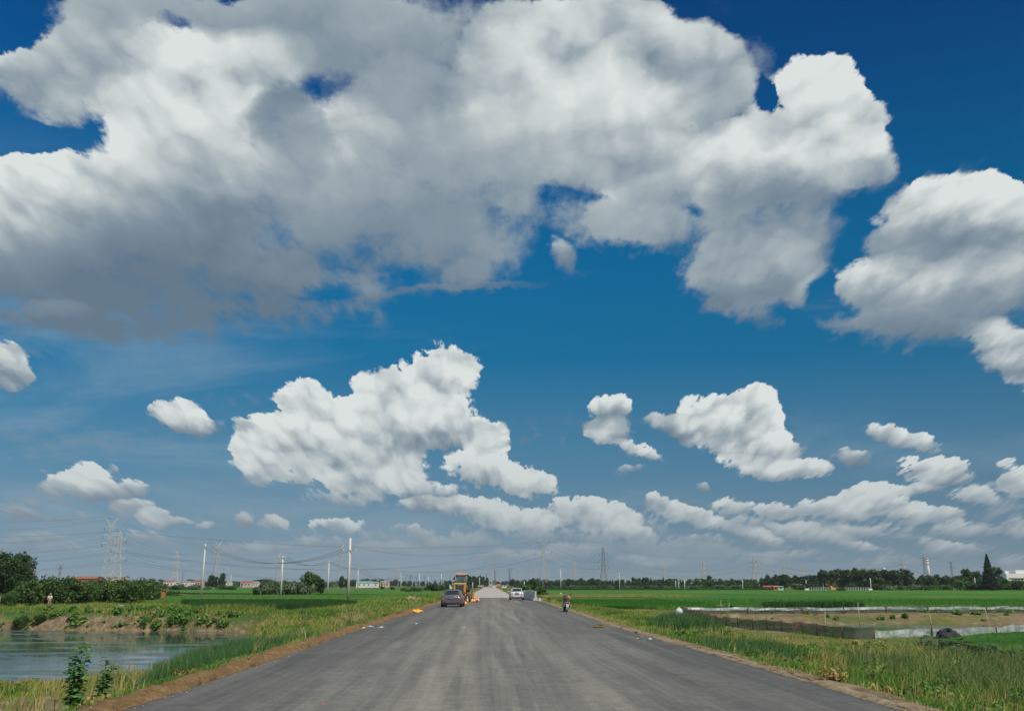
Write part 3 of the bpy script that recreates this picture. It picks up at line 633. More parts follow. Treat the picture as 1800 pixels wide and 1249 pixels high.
# --- right verge
PADDY_N = [(18.6, 41.5), (23, 46.6), (28, 49.5), (34, 54), (60, 68), (60, 22), (17.2, 27.5), (17.6, 31.5)]
def pr(x, y):
    o = outr(x, y); sdr = poly_sd(x, y, POND_R)
    return sstep(.22, .8, o + (vnoise(x, y, 1.5, 60) - .5) * .9) * sstep(-.3, .5, poly_sd(x, y, PADDY_N)) * sstep(-.5, .5, sdr) * (.04 + .96 * sstep(.38, .56, vnoise(x, y, 1.6, 61, 4))) * (1 - .93 * sstep(17.5, 19.5, x) * sstep(48, 54, y)) * (1 - .85 * sstep(.54, .6, vnoise(x, y, 5, 12)) * sstep(18, 12, o))
q = scatter(135000, 4, 32, 11, 104, pr, 1.45)
q = q[(q[:, 0] < 18 + 20 * sstep(46, 60, q[:, 1]))]
q = q[(rng.random(len(q)) > .75 * (q[:, 0] > 14.5) * (q[:, 1] > 46))]
o_ = outr(q[:, 0], q[:, 1])
rn = np.clip(.20 + .36 * dryness(q[:, 0], q[:, 1], 24) + .30 * sstep(30, 60, q[:, 1]) * sstep(4.5, 1.5, o_) + rng.normal(0, .12, len(q)), 0, 1)
near_f = sstep(9.5, 12.5, q[:, 0]) * sstep(36, 44, q[:, 1])
hh = (.10 + .80 * np.clip(vnoise(q[:, 0], q[:, 1], 1.4, 62, 4) - .22, 0, 1)) * (.6 + .7 * rng.random(len(q))) * sstep(0, 2.2, o_) * (1 - .72 * near_f) + .04
rn = np.clip(rn + .22 * near_f, 0, 1)
blades('verge_grass', q, hh, .011 + .00042 * q[:, 1], M_grass, rn, 'lush tangled green grass on the verge right of the road')
# --- weedy rank growth at the lower right corner
q = scatter(26000, 11, 20, 15, 33, lambda x, y: sstep(3.5, 5.5, outr(x, y)) * sstep(0, .4, poly_sd(x, y, PADDY_N)) * (.2 + .8 * sstep(.4, .55, vnoise(x, y, 1.4, 63))), 1)
M_weed = leafmat('seeding_weeds', [(0, (.06, .13, .036)), (.4, (.13, .22, .06)), (.7, (.24, .28, .095)), (1, (.40, .32, .17))], .25)
blades('seeding_weeds', q, .35 + .55 * rng.random(len(q)), .016 + 0 * q[:, 1], M_weed, np.clip(rng.normal(.45, .22, len(q)), 0, 1), 'olive seeding weeds rising at the lower right beside the near paddy', lean=.45)
# --- thin growth alongside the far concrete road
def pf(x, y):
    return (sstep(.5, 3, outl(x, y)) * sstep(26, 10, outl(x, y)) + sstep(.5, 2.5, outr(x, y)) * sstep(7, 3, outr(x, y)))
q = scatter(24000, -70, 12, 100, 420, lambda x, y: np.clip(pf(x, y), 0, 1) * (.25 + .75 * vnoise(x, y, 6, 71)), 1)
blades('roadside_grass', q, .3 + .5 * rng.random(len(q)), .10 + 0 * q[:, 0], M_grass, np.clip(.25 + .45 * dryness(q[:, 0], q[:, 1], 29) + rng.normal(0, .1, len(q)), 0, 1), 'yellow green grass fringing the far stretch of the road')

# --- clumps of reeds
M_reed = leafmat('reed_leaves', [(0, (.035, .10, .034)), (.5, (.085, .20, .062)), (.85, (.16, .27, .09)), (1, (.27, .31, .12))], .3)
def reeds(poly, n, h0, h1, label, w=.02, mat=M_reed):
    xs = [p[0] for p in poly]; ys = [p[1] for p in poly]
    q = scatter(n, min(xs), max(xs), min(ys), max(ys), lambda x, y: sstep(.3, -.8, poly_sd(x, y, poly) + (vnoise(x, y, 1.5, 66) - .5) * 1.6), 1)
    sd_ = -poly_sd(q[:, 0], q[:, 1], poly)
    h = (h0 + (h1 - h0) * vnoise(q[:, 0], q[:, 1], 1.1, 67)) * (.65 + .5 * rng.random(len(q))) * (.6 + .4 * sstep(0, 1.2, sd_))
    return blades('reeds', q, h, w * (.7 + .6 * rng.random(len(q))), mat, np.clip(rng.normal(.45, .2, len(q)), 0, 1), label, 'reeds', lean=.3)
reeds([(-7.9, 27), (-11.5, 29), (-13.5, 37), (-13.5, 46), (-10, 46), (-8.2, 38)], 17000, .8, 1.25, 'tall thick green reeds on the verge left of the road beside the pond')
reeds([(-8.2, 46), (-11, 47), (-12, 60), (-8.6, 60)], 6000, .5, .8, 'shorter green reeds further along the left verge', .03)
reeds([(8.9, 54), (12.0, 54), (12.8, 60), (12.4, 66), (9.6, 67)], 8000, .75, 1.15, 'tall green reeds on the right verge in front of the plastic fences', .04)
reeds([(-24, 91), (-31, 93), (-34, 99), (-22, 98)], 4000, .7, 1.1, 'straw and green reeds at the far right corner of the left pond', .05, M_grass)
reeds([(6.5, 30), (11, 33), (12, 42), (6.8, 42)], 0 + 5000, .5, .8, 'rank green grass leaning by the road edge on the right', .02)

# --- crops
def slab(name, poly, z0, z1, mat, label, cat='field', nb=0, bh=.3, bw=.03, bmat=None, y1=None, rmean=.4, edge=.0):
    n = len(poly); b = MB(); xs = [p[0] for p in poly]; ys = [p[1] for p in poly]
    b.add([(x, y, z1) for x, y in poly] + [(x, y, z0) for x, y in poly], [tuple(range(n))] + [(i, (i + 1) % n, n + (i + 1) % n, n + i) for i in range(n)])
    bm = bmesh.new(); me0 = b.mesh(name, mat); bm.from_mesh(me0); bmesh.ops.recalc_face_normals(bm, faces=bm.faces); bm.to_mesh(me0); bm.free()
    o = tag(link(name, me0), label, cat, kind='stuff')
    if nb:
        q = scatter(nb, max(min(xs), -140), min(max(xs), 140), min(ys), min(max(ys), y1 or 1e9), lambda x, y: (poly_sd(x, y, poly) < .12) * 1.0, 1)
        d_ = np.hypot(q[:, 0], q[:, 1])
        inner = sstep(0, -.35, poly_sd(q[:, 0], q[:, 1], poly)); zb = z0 + (z1 - z0 - .12) * inner
        blades(name + '_leaves', q, (z1 - zb) + bh * (.25 + .75 * rng.random(len(q))), bw * (.6 + .8 * rng.random(len(q))), bmat, np.clip(rng.normal(rmean, .17, len(q)) + (vnoise(q[:, 0], q[:, 1], 9, 81) - .5) * .5, 0, 1), None, z=zb, lean=.22, parent=o)
        o.children[0].pop('kind', None)
    return o
def ricemat(name, a, b_, c_, s=.08):
    t = NT(name); P_ = t.pos(); n0 = t.noise(t.scale(P_, (.35, 1, 1)), s, 6, .68); n1 = t.noise(P_, 1.3, 6, .75); n2 = t.noise(t.scale(P_, (.12, 1, 1)), .22, 4, .6)
    col = t.ramp(t.math('ADD', t.math('MULTIPLY', n0, .5), t.math('MULTIPLY', n2, .5)), [(.40, a), (.5, b_), (.60, c_)])
    col = t.mix(.85, col, t.ramp(n1, [(.25, .22), (.5, .5), (.75, .75)]), 'OVERLAY')
    t.bump(n1, 1.0, .5); return t.fin(col, .9, spec=.1)
M_rice = ricemat('rice_green', (.034, .115, .018), (.056, .165, .024), (.105, .225, .038))
M_rice2 = ricemat('rice_light_green', (.050, .135, .020), (.075, .18, .028), (.13, .22, .045))
M_fallow = ricemat('fallow_brown', (.10, .10, .035), (.17, .13, .055), (.10, .14, .04), .2)
M_dark = ricemat('bean_dark_green', (.014, .050, .012), (.024, .074, .018), (.042, .105, .025), .3)
M_riceb = leafmat('rice_blades', [(0, (.035, .13, .018)), (.5, (.080, .24, .030)), (1, (.17, .34, .055))], .35)
M_beanb = leafmat('bean_leaves', [(0, (.020, .070, .016)), (.5, (.042, .125, .026)), (1, (.09, .19, .042))], .25)
slab('rice_field', PADDY_N, FIELD, FIELD + .42, M_rice, 'near bright green rice paddy at the right edge behind the leafy taro', nb=70000, bh=.16, bw=.016, bmat=M_riceb)
slab('rice_field', [(8.2, 108), (16, 104), (24, 104), (24, 170), (6.5, 170)], FIELD, FIELD + .42, M_rice, 'deep green rice paddy beside the parked scooter', nb=26000, bh=.18, bw=.06, bmat=M_riceb, y1=150)
slab('rice_field', [(24.4, 104), (60, 110), (140, 120), (420, 160), (520, 395), (230, 385), (80, 392), (24, 398), (5, 398), (5, 215), (24, 208)], FIELD, FIELD + .46, M_rice, 'very wide green rice field reaching to the tree line on the right', nb=36000, bh=.18, bw=.08, bmat=M_riceb, y1=150)
slab('fallow_strip', [(6, 172), (26, 172), (40, 190), (30, 206), (5, 212)], FIELD, FIELD + .5, M_fallow, 'brownish fallow strip between the green paddies on the right', nb=9000, bh=.3, bw=.09, bmat=M_grass, rmean=.7)
slab('rice_field', [(40, 240), (260, 215), (270, 232), (46, 262)], FIELD, FIELD + .50, M_rice2, 'paler yellow green band across the wide paddy on the right')
slab('bean_field', [(27.5, 101.5), (38.5, 103.2), (38.5, 109), (28.5, 107.5)], FIELD, FIELD + .6, M_dark, 'dark green bean patch behind the far plastic fence', nb=9000, bh=.35, bw=.12, bmat=M_beanb)
slab('bean_field', [(-31, 97), (-21.5, 94), (-19.5, 118), (-24, 128), (-45, 128)], FIELD, FIELD + .55, M_dark, 'dark green bean field behind the left pond', nb=34000, bh=.38, bw=.11, bmat=M_beanb)
slab('rice_field', [(-64, 134), (-20, 136), (-18, 200), (-40, 226), (-104, 214)], FIELD, FIELD + .4, M_rice2, 'light green paddy between the concrete poles on the left', nb=12000, bh=.2, bw=.09, bmat=M_riceb)
slab('rice_field', [(-44, 240), (-18, 214), (-19, 420), (-100, 460), (-180, 420), (-130, 300)], FIELD, FIELD + .4, M_rice, 'distant green paddy left of the road beyond the poles')
slab('rice_field', [(-360, 300), (-190, 290), (-150, 330), (-200, 470), (-420, 470)], FIELD, FIELD + .35, M_rice2, 'distant pale green field far left behind the bushes')
slab('hedge_row', [(6, 398.5), (24, 398.5), (80, 392.5), (108, 391.5), (108, 400), (6, 410)], FIELD, FIELD + 1.1, M_dark, 'dark low hedge along the far end of the wide paddy')

# ================================================================== trees, bushes and plants
def leafcloud(name, blobs, n, leaf, mat, seed, aspect=1.6, down=0.0, fill=.55):
    g = np.random.default_rng(seed); nb = len(blobs)
    C = np.array([b[:3] for b in blobs]); Rr = np.array([b[3:6] for b in blobs]); wgt = (Rr.prod(1)) ** .66; wgt /= wgt.sum()
    k = g.choice(nb, n, p=wgt); d = g.normal(size=(n, 3)); d /= np.linalg.norm(d, axis=1)[:, None]
    r = fill + (1 - fill) * g.random(n) ** .6 + np.abs(g.normal(0, .07, n)); bump_ = 1 + .22 * np.sin(d[:, 0] * 7 + k) * np.sin(d[:, 1] * 6 + 2 * k) + .14 * np.sin(d[:, 2] * 11 + k)
    p = C[k] + d * Rr[k] * (r * bump_)[:, None]
    nn = d * .7 + g.normal(size=(n, 3)) * .75 + np.array([0, 0, .35]); nn /= np.linalg.norm(nn, axis=1)[:, None]
    a = np.cross(nn, g.normal(size=(n, 3))); a /= np.linalg.norm(a, axis=1)[:, None]; b = np.cross(nn, a)
    if down: a = a * (1 - down) + np.array([0, 0, -down]); a /= np.linalg.norm(a, axis=1)[:, None]
    s = leaf * (.55 + .9 * g.random(n))[:, None]
    V_ = np.stack([p - a * s * aspect / 2, p - b * s / 2, p + a * s * aspect / 2, p + b * s / 2], 1).reshape(-1, 3)
    cl = g.random(nb); rnd = np.clip(.5 + (cl[k] - .5) * .5 + g.normal(0, .14, n), 0, 1)
    return fast_mesh(name, V_, np.arange(n * 4).reshape(-1, 4), mat, {'rnd': np.repeat(rnd, 4)})
M_bark = plain('bark', (.10, .078, .058), .9, var=.35, scale=8)
M_leafD = leafmat('foliage_dark', [(0, (.020, .044, .018)), (.5, (.040, .082, .027)), (1, (.085, .145, .045))], .25)
M_leafM = leafmat('foliage_mid', [(0, (.034, .082, .024)), (.5, (.070, .145, .036)), (1, (.15, .235, .06))], .3)
M_leafB = leafmat('foliage_bush', [(0, (.024, .056, .018)), (.5, (.052, .110, .030)), (1, (.13, .20, .055))], .3)
M_leafG = leafmat('foliage_greygreen', [(0, (.06, .10, .05)), (.5, (.12, .175, .09)), (1, (.21, .265, .145))], .25)
M_conif = leafmat('foliage_conifer', [(0, (.010, .020, .009)), (.5, (.022, .038, .015)), (1, (.040, .052, .020))], .1)
def trunkmesh(name, h, r, limbs, seed, fork=.3):
    g = random.Random(seed); b = MB()
    top = (g.uniform(-.05, .05) * h, g.uniform(-.05, .05) * h, h * .8)
    b.tube([(0, 0, -.3), (0, 0, h * .12), (top[0] * .5, top[1] * .5, h * .45), top], [r * 1.3, r, r * .7, r * .2], 7)
    for i in range(limbs):
        z = h * (fork + (.72 - fork) * i / max(1, limbs - 1)); a = g.random() * 6.28; L = h * g.uniform(.22, .36) * (1.15 - z / h)
        c = (top[0] * .5, top[1] * .5)
        b.tube([(c[0], c[1], z), (c[0] + math.cos(a) * L * .5, c[1] + math.sin(a) * L * .5, z + L * .45), (c[0] + math.cos(a) * L, c[1] + math.sin(a) * L, z + L * 1.1)], [r * .45, r * .3, r * .1], 5)
    return b.mesh(name, M_bark)
def blobs_broad(seed, h, wd, base=.22, n=16):
    g = random.Random(seed); out = []
    for i in range(n):
        u = i / (n - 1); z = h * (base + (.92 - base) * u); prof = math.sin(math.pi * (.18 + .72 * u)) ** .8
        a = g.random() * 6.28; rr = wd * .5 * prof * g.uniform(.25, .85); s = wd * g.uniform(.15, .27)
        out.append((math.cos(a) * rr, math.sin(a) * rr, z, s, s, s * g.uniform(.75, 1.1)))
    return out
def blobs_poplar(seed, h, wd):
    g = random.Random(seed); out = []
    for i in range(14):
        u = i / 13; z = h * (.15 + .82 * u); prof = math.sin(math.pi * (.22 + .7 * u)) ** .7; a = g.random() * 6.28; rr = wd * .25 * prof
        s = wd * g.uniform(.2, .34) * max(.35, prof); out.append((math.cos(a) * rr, math.sin(a) * rr, z, s, s, h * .07))
    return out
def blobs_shrub(seed, h, wd, n=12):
    g = random.Random(seed); out = []
    for i in range(n):
        a = g.random() * 6.28; rr = wd * .5 * math.sqrt(g.random()) * .72; s = wd * g.uniform(.15, .24); z = h * g.uniform(.12, .80) * (1 - .35 * (rr / (wd * .5)))
        out.append((math.cos(a) * rr, math.sin(a) * rr, max(z, s * .5), s, s, s * h / wd * 1.1))
    return out
VAR = {}
def variant(key, blobs, n, leaf, mat, th, tr, limbs, seed, **kw):
    VAR[key] = (leafcloud('crown', blobs, n, leaf, mat, seed, **kw), trunkmesh('trunk', th, tr, limbs, seed, .2 if 'shrub' in key or 'bush' in key else .3))
for i in range(4): variant('broad%d' % i, blobs_broad(i + 1, 10, 7.0 - .6 * i), 1500, .60, M_leafD if i % 2 else M_leafM, 10, .18, 6, i + 1)
for i in range(4): variant('open%d' % i, blobs_broad(i + 11, 10, 5.4, .3, 13), 800, .55, M_leafD, 10, .13, 7, i + 11, fill=.2)
for i in range(3): variant('poplar%d' % i, blobs_poplar(i + 21, 10, 3.2), 800, .5, M_leafD, 10, .15, 4, i + 21)
for i in range(3): variant('shrub%d' % i, blobs_shrub(i + 31, 4, 6.5), 1300, .38, (M_leafM, M_leafD, M_leafM)[i], 4, .08, 5, i + 31)
for i in range(2): variant('willow%d' % i, blobs_shrub(i + 41, 4, 6.0), 1500, .42, M_leafG, 4, .07, 6, i + 41, aspect=3.4, down=-.5)
for i in range(4): variant('bush%d' % i, blobs_shrub(i + 51, 4.2, 5.2, 18), 5200, .20, (M_leafM, M_leafB, M_leafM, M_leafB)[i], 4, .07, 6, i + 51, fill=.35)
variant('bigdark0', blobs_broad(61, 9, 7.5, .2, 26), 9000, .25, M_leafD, 9, .2, 8, 61, fill=.35)
variant('bigdark1', blobs_broad(62, 9, 6.5, .2, 24), 8000, .25, M_leafD, 9, .2, 8, 62, fill=.35)
g_ = random.Random(5); cb = []
for i in range(46):
    u = i / 45; z = 1.2 + 13.2 * u; r_ = 3.0 * (1 - u) ** .85; a = i * 2.4; q_ = .62 * r_
    cb.append((math.cos(a) * q_, math.sin(a) * q_, z, .18 + r_ * .42, .18 + r_ * .42, .75))
variant('conifer', cb, 9000, .34, M_conif, 15, .25, 0, 71, aspect=2.2, down=.25, fill=.4)
def tree(key, x, y, h, name, label, cat, group=None, wx=1.0, z=None, cn='crown'):
    H0 = {'b': 10, 'o': 10, 'p': 10, 's': 4, 'w': 4, 'c': 15}[key[0]]
    if key.startswith('bush'): H0 = 4.2
    if key.startswith('bigdark'): H0 = 9
    zz = gz(x, y) if z is None else z
    r = empty(name, (x, y, zz), random.random() * 6.28, label, cat, group); s = h / H0 / .97; s_ = (s * wx, s * wx, s)
    c = link('crown', VAR[key][0], r); t_ = link('trunk', VAR[key][1], r); c.scale = t_.scale = s_
    return r
def tree_px(key, px, yb, yt, name, label, cat, group=None, wx=1.0, dist=None):
    if key.startswith('bush'): yt -= 1
    """tree whose foot stands where the ground shows at pixel yb, its top at yt"""
    if dist is None: dist = (CAM_H - FIELD) * FPX / (yb - 1028)
    p = D(px, yt, dist); z = gz(p.x, p.y); return tree(key, p.x, p.y, p.z - z, name, label, cat, group, wx, z)

# left: the bushes behind the walker
LB = [(70, 1064, 1006, 1, 1.0), (100, 1062, 1012, 0, .95), (128, 1063, 1009, 3, 1.0), (158, 1061, 1018, 2, .8), (180, 1060, 1011, 1, 1.0), (205, 1062, 1014, 3, .95), (226, 1062, 1012, 0, 1.0), (250, 1058, 1012, 1, 1.0), (266, 1056, 1016, 2, .9), (45, 1063, 1025, 0, .9)]
LBL = ['dark leafy bush left of the walking person', 'leafy green bush right behind the walking person', 'tall dark bush between the walker and the pale bush', 'rounded paler green bush in the middle of the pondside thicket',
       'dark bush just right of the rounded pale bush', 'tall bush in the right half of the pondside thicket', 'broad green bush below the pylon pair', 'dark bush near the right end of the thicket', 'last bush of the thicket, beside the orange brick hut', 'low bush at the left start of the thicket']
for (px, yb, yt, k, wx), lb in zip(LB, LBL): tree_px('bush%d' % k, px, yb, yt, 'bush', lb, 'bush', 'bushes of the thicket behind the left pond', wx)
tree_px('bush0', 12, 1066, 1036, 'bush', 'low dark bush at the left edge above the seated angler', 'bush')
tree_px('bush1', 72, 1098, 1077, 'bush', 'bright green bush growing on the bank by the left pond', 'bush', wx=1.2, dist=94)
tree_px('bush3', 38, 1096, 1080, 'bush', 'small green bush on the pond bank beside the seated angler', 'bush', wx=1.0, dist=94)
tree_px('shrub0', 305, 1050, 1036, 'bush', 'low dark bush right of the orange brick hut', 'bush', wx=1.4)
for i, (px, yb, yt, k) in enumerate([(8, 1050, 974, 0), (38, 1050, 975, 1), (-22, 1050, 980, 1), (55, 1046, 1005, 0)]):
    tree_px('bigdark%d' % k, px, yb, yt, 'tree', ['tall dark tree at the left edge of the view', 'tall dark round tree standing right of the leftmost one', 'tall dark tree half out of view on the left', 'lower dark tree at the right foot of the tall pair'][i], 'tree', dist=175 + 4 * i)
for i, (px, yt, w_) in enumerate([(8, 1018, 1), (35, 1022, 1)]): tree_px('willow%d' % (i % 2), px, 1040, yt, 'bush', 'grey green shrub below the tall dark trees at the left edge', 'bush', 'grey green shrubs at the left edge', dist=190)
for i, (px, yb, yt, k) in enumerate([(540, 1046, 1008, 0), (555, 1045, 1012, 2), (566, 1046, 1018, 1)]):
    tree_px('broad%d' % k, px, yb, yt, 'tree', ['dark round tree, tallest of the clump between the poles', 'dark tree in the middle of the clump between the poles', 'lower dark tree at the right of the clump between the poles'][i], 'tree', 'dark trees between the concrete poles', wx=1.1)
for i, (px, yt) in enumerate([(468, 1022), (482, 1018), (496, 1019), (510, 1017), (524, 1020), (538, 1023), (455, 1028)]):
    tree_px('willow%d' % (i % 2), px, 1046.5, yt, 'shrub', 'grey green willowy shrub in the clump left of the dark round tree', 'shrub', 'grey green willowy shrubs left of the dark trees', wx=.9)
for i, (px, yt) in enumerate([(285, 1024), (300, 1026), (315, 1025), (330, 1027), (345, 1026), (362, 1028), (392, 1026), (408, 1027)]):
    tree_px('willow%d' % (i % 2) if i < 6 else 'shrub0', px, 1036, yt, 'shrub', 'small grey green shrub in the low row left of the crossarm pole', 'shrub', 'low row of grey green shrubs far left', wx=1.3, dist=420)
for i, (px, yt, k) in enumerate([(600, 1013, 'broad1'), (612, 1018, 'broad3'), (372, 1011, 'broad1'), (380, 1013, 'open0'), (391, 1008, 'broad3')]):
    tree_px(k, px, 1036, yt, 'tree', 'dark distant tree beside the pylon feet left of the road' if i > 1 else 'dark distant tree beside the tallest concrete pole', 'tree', 'distant dark trees left of the road' if i > 1 else 'dark trees by the tallest pole', dist=520)
for i, (px, yb, yt, k) in enumerate([(752, 1040, 1030, 'shrub1'), (672, 1036, 1029, 'shrub0'), (690, 1037, 1030, 'shrub1'), (722, 1042, 1028, 'shrub2'), (737, 1042, 1031, 'shrub0'), (765, 1041, 1022, 'shrub1'), (780, 1040, 1023, 'shrub2'), (792, 1039, 1025, 'shrub0'), (710, 1040, 1031, 'shrub1')]):
    tree_px(k, px, yb, yt, 'shrub', 'green shrub in the hedge left of the yellow loader', 'shrub', 'green shrubs left of the yellow loader')
# poplars in a row behind the loader
for i in range(15):
    px = 821 + i * 2.55 + random.uniform(-.5, .5)
    tree_px('poplar%d' % (i % 3), px, 0, 1012 + random.uniform(-1.5, 3) + max(0, i - 9) * .5, 'poplar', 'slim dark poplar in the close row right behind the loader', 'tree', 'poplars in a row left of the concrete road', wx=1.1, dist=560 + 9 * i)
# right: tree line behind the paddies
def row(x0, x1, step, yt0, yt1, dist, keys, label, group, name='tree', cat='tree', wx=1.0, jit=3.0, dj=25):
    x = x0; i = 0
    while x < x1:
        k = random.choice(keys); yt = yt0 + (yt1 - yt0) * (x - x0) / (x1 - x0) + random.uniform(-jit, jit)
        tree_px(k, x, 0, yt, name, label, cat, group, wx * random.uniform(.85, 1.2), dist + random.uniform(-dj, dj)); x += step * random.uniform(.7, 1.3); i += 1
row(905, 1050, 6, 1021, 1019, 560, ['broad0', 'broad1', 'broad2', 'open0'], 'dark tree in the line between the concrete barrier and the first tall pylon', 'tree line right of the barrier')
row(1052, 1180, 6, 1018, 1017, 540, ['broad1', 'broad3', 'open1', 'poplar0', 'poplar1'], 'tree in the line behind the scooter side paddy, left of the five poles', 'tree line behind the right paddy')
row(1180, 1330, 6, 1021, 1020, 520, ['broad1', 'broad0', 'open2', 'broad2'], 'low tree in the line behind the five short poles', 'tree line behind the five poles')
row(1338, 1440, 6, 1013, 1011, 480, ['broad3', 'open0', 'open3', 'broad1'], 'open crowned tree in the line behind the orange sheds', 'tree line behind the sheds')
row(1444, 1600, 5.5, 1005, 1004, 455, ['open0', 'open1', 'open2', 'open3', 'broad3'], 'tall open tree in the dense line above the white railing', 'tall tree line above the white railing', wx=1.15, jit=5)
row(1600, 1700, 6, 1013, 1012, 430, ['open1', 'broad3', 'open2'], 'thin tree in the line between the chimney and the conifer', 'tree line left of the conifer')
row(920, 1340, 9, 1028, 1027, 470, ['shrub0', 'shrub2', 'shrub1', 'willow0'], 'low green shrub at the foot of the long tree line', 'shrubs under the long tree line', 'shrub', 'shrub', 1.25, 1.5)
row(1400, 1560, 8, 1024, 1024, 440, ['shrub1', 'shrub0'], 'dark undergrowth shrub behind the white railing', 'undergrowth behind the white railing', 'shrub', 'shrub', 1.3, 1.5)
row(1556, 1670, 9, 1027, 1025, 385, ['willow0', 'willow1', 'shrub0'], 'grey green shrub at the paddy edge between railing and conifer', 'paddy edge shrubs left of the conifer', 'shrub', 'shrub', 1.2, 2, 10)
row(1745, 1812, 12, 1018, 1016, 400, ['broad0', 'shrub1', 'shrub0'], 'dark bushy tree right of the tall conifer', 'bushy trees right of the conifer', wx=1.3)
for px, yt, k, d_, lb in [(1700, 1003, 'broad0', 385, 'large round green tree left of the conifer'), (1716, 1006, 'broad2', 380, 'broad green tree touching the conifer on its left'), (1690, 1016, 'shrub0', 372, 'wide dark bush in front of the round tree beside the conifer'), (1712, 1020, 'shrub1', 370, 'dark bush at the left foot of the conifer'), (1752, 998, 'open1', 430, 'thin topped tree right behind the conifer'), (1246, 1012, 'open1', 530, 'taller tree standing out of the line right of the five poles'), (1322, 1020, 'shrub0', 500, 'round bright green tree at the left end of the shed line'), (1113, 1029, 'shrub1', 420, 'lone dark round bush in the paddy left of the five poles'), (1476, 1029, 'shrub2', 352, 'round bush right of the orange digger')]:
    tree_px(k, px, 0, yt, 'tree' if yt < 1016 else 'bush', lb, 'tree' if yt < 1016 else 'bush', wx=1.15, dist=d_)
tree_px('conifer', 1733.5, 0, 974.5, 'conifer', 'tall dark pointed conifer standing above the tree line on the right', 'tree', dist=366)
tree_px('open2', 937, 0, 1016, 'tree', 'leaning dark tree just left of the concrete barrier', 'tree', dist=330, wx=1.1)
tree_px('shrub0', 922, 0, 1024, 'bush', 'dark bush above the white car roof', 'bush', dist=300, wx=1.3)
tree_px('shrub2', 946, 0, 1029, 'bush', 'light green bush right of the concrete barrier', 'bush', dist=200, wx=1.2)
# far rows, fading into the air
row(-20, 700, 8.5, 1020, 1020, 1250, ['broad0', 'broad1', 'broad3', 'shrub0', 'shrub1', 'open0'], 'hazy blue green tree on the far left horizon', 'far left horizon trees', wx=2.1, jit=2.6, dj=260)
row(640, 820, 9, 1019, 1020, 1100, ['broad1', 'broad0', 'poplar0'], 'hazy tree on the horizon behind the loader', 'horizon trees behind the loader', wx=1.6, jit=2, dj=120)
row(858, 960, 8, 1021, 1020, 1500, ['broad0', 'broad1'], 'hazy dark tree where the concrete road meets the horizon', 'trees at the end of the road', wx=1.9, jit=1, dj=50)
row(900, 1830, 12, 1019, 1017, 1000, ['broad0', 'broad1', 'broad3'], 'hazy tree on the horizon behind the right tree line', 'far right horizon trees', wx=1.7, jit=1.8, dj=120)

# broad leaved weeds in low mounds on both verges
def mounds(n, x0, x1, y0, y1, prob, s0, s1, leaf, nl, mat, label, seed):
    q = scatter(n, x0, x1, y0, y1, prob, 1.3); g = np.random.default_rng(seed); bl = []
    for x, y in q:
        s_ = s0 + (s1 - s0) * g.random() ** 2; z = gz(x, y); bl.append((x, y, z + s_ * .35, s_ * g.uniform(.7, 1.5), s_ * g.uniform(.7, 1.5), s_ * g.uniform(.5, .9)))
    tag(link('weeds', leafcloud('weeds', bl, nl, leaf, mat, seed, 1.5, fill=.25)), label, 'weeds', kind='stuff')
M_weedl = leafmat('weed_leaves', [(0, (.035, .10, .025)), (.4, (.085, .20, .04)), (.75, (.17, .29, .06)), (1, (.34, .33, .10))], .3)
M_dryw = leafmat('dry_weed_leaves', [(0, (.14, .10, .035)), (.5, (.30, .21, .07)), (1, (.46, .36, .15))], .25)
far_ok = lambda x, y: (poly_sd(x, y, PADDY_N) > .3) & (ground_z(x, y) > -1.6)
mounds(420, 6, 20, 12, 60, lambda x, y: far_ok(x, y) * ((x < 12.5) | (y < 42)) * sstep(.6, 1.6, outr(x, y)) * sstep(.4, .6, vnoise(x, y, 2.5, 91)), .12, .42, .075, 60000, M_weedl, 'leafy green weeds mounding among the grass right of the road', 201)
mounds(200, 6.5, 20, 12, 62, lambda x, y: far_ok(x, y) * sstep(.4, 1.2, outr(x, y)) * sstep(.5, .62, vnoise(x, y, 3, 92)), .08, .26, .055, 20000, M_dryw, 'dry ochre weeds in patches right of the road', 202)
def stalks(n, x0, x1, y0, y1, prob, h0, h1, label, seed):
    c = scatter(n, x0, x1, y0, y1, prob, 1.4); g = np.random.default_rng(seed); k = 7
    q = np.repeat(c, k, 0) + g.normal(0, .10, (n * k, 2))[:len(c) * k]; hh = np.repeat(h0 + (h1 - h0) * g.random(len(c)), k) * (.6 + .5 * g.random(len(c) * k))
    blades('tall_stalks', q, hh, .010 + .00045 * q[:, 1], M_grass, np.clip(np.repeat(g.choice([.35, .62, .80, .92], len(c)), k) + g.normal(0, .06, len(c) * k), 0, 1), label, 'weeds', lean=.28)
stalks(900, -15, -7.5, 15, 95, lambda x, y: far_ok(x, y) * sstep(1.4, 2.4, outl(x, y)) * sstep(.42, .6, vnoise(x, y, 4, 97)), .35, .85, 'tall seeding stalks standing above the grass of the left verge', 301)
stalks(1100, 6, 18, 14, 60, lambda x, y: far_ok(x, y) * ((x < 12) | (y < 40)) * sstep(1.2, 2.2, outr(x, y)) * sstep(.45, .62, vnoise(x, y, 4, 98)), .3, .7, 'tall seeding stalks standing above the grass of the right verge', 302)
mounds(240, -20, -7, 13, 84, lambda x, y: far_ok(x, y) * sstep(.9, 1.8, outl(x, y)) * sstep(.4, .6, vnoise(x, y, 2.5, 93)), .10, .36, .07, 32000, M_weedl, 'leafy green weeds mounding on the verge left of the road', 203)
mounds(240, -20, -7, 13, 90, lambda x, y: far_ok(x, y) * sstep(.9, 1.8, outl(x, y)) * sstep(.45, .6, vnoise(x, y, 3, 94)), .10, .34, .06, 26000, M_dryw, 'dry ochre weeds along the pond side of the left verge', 204)
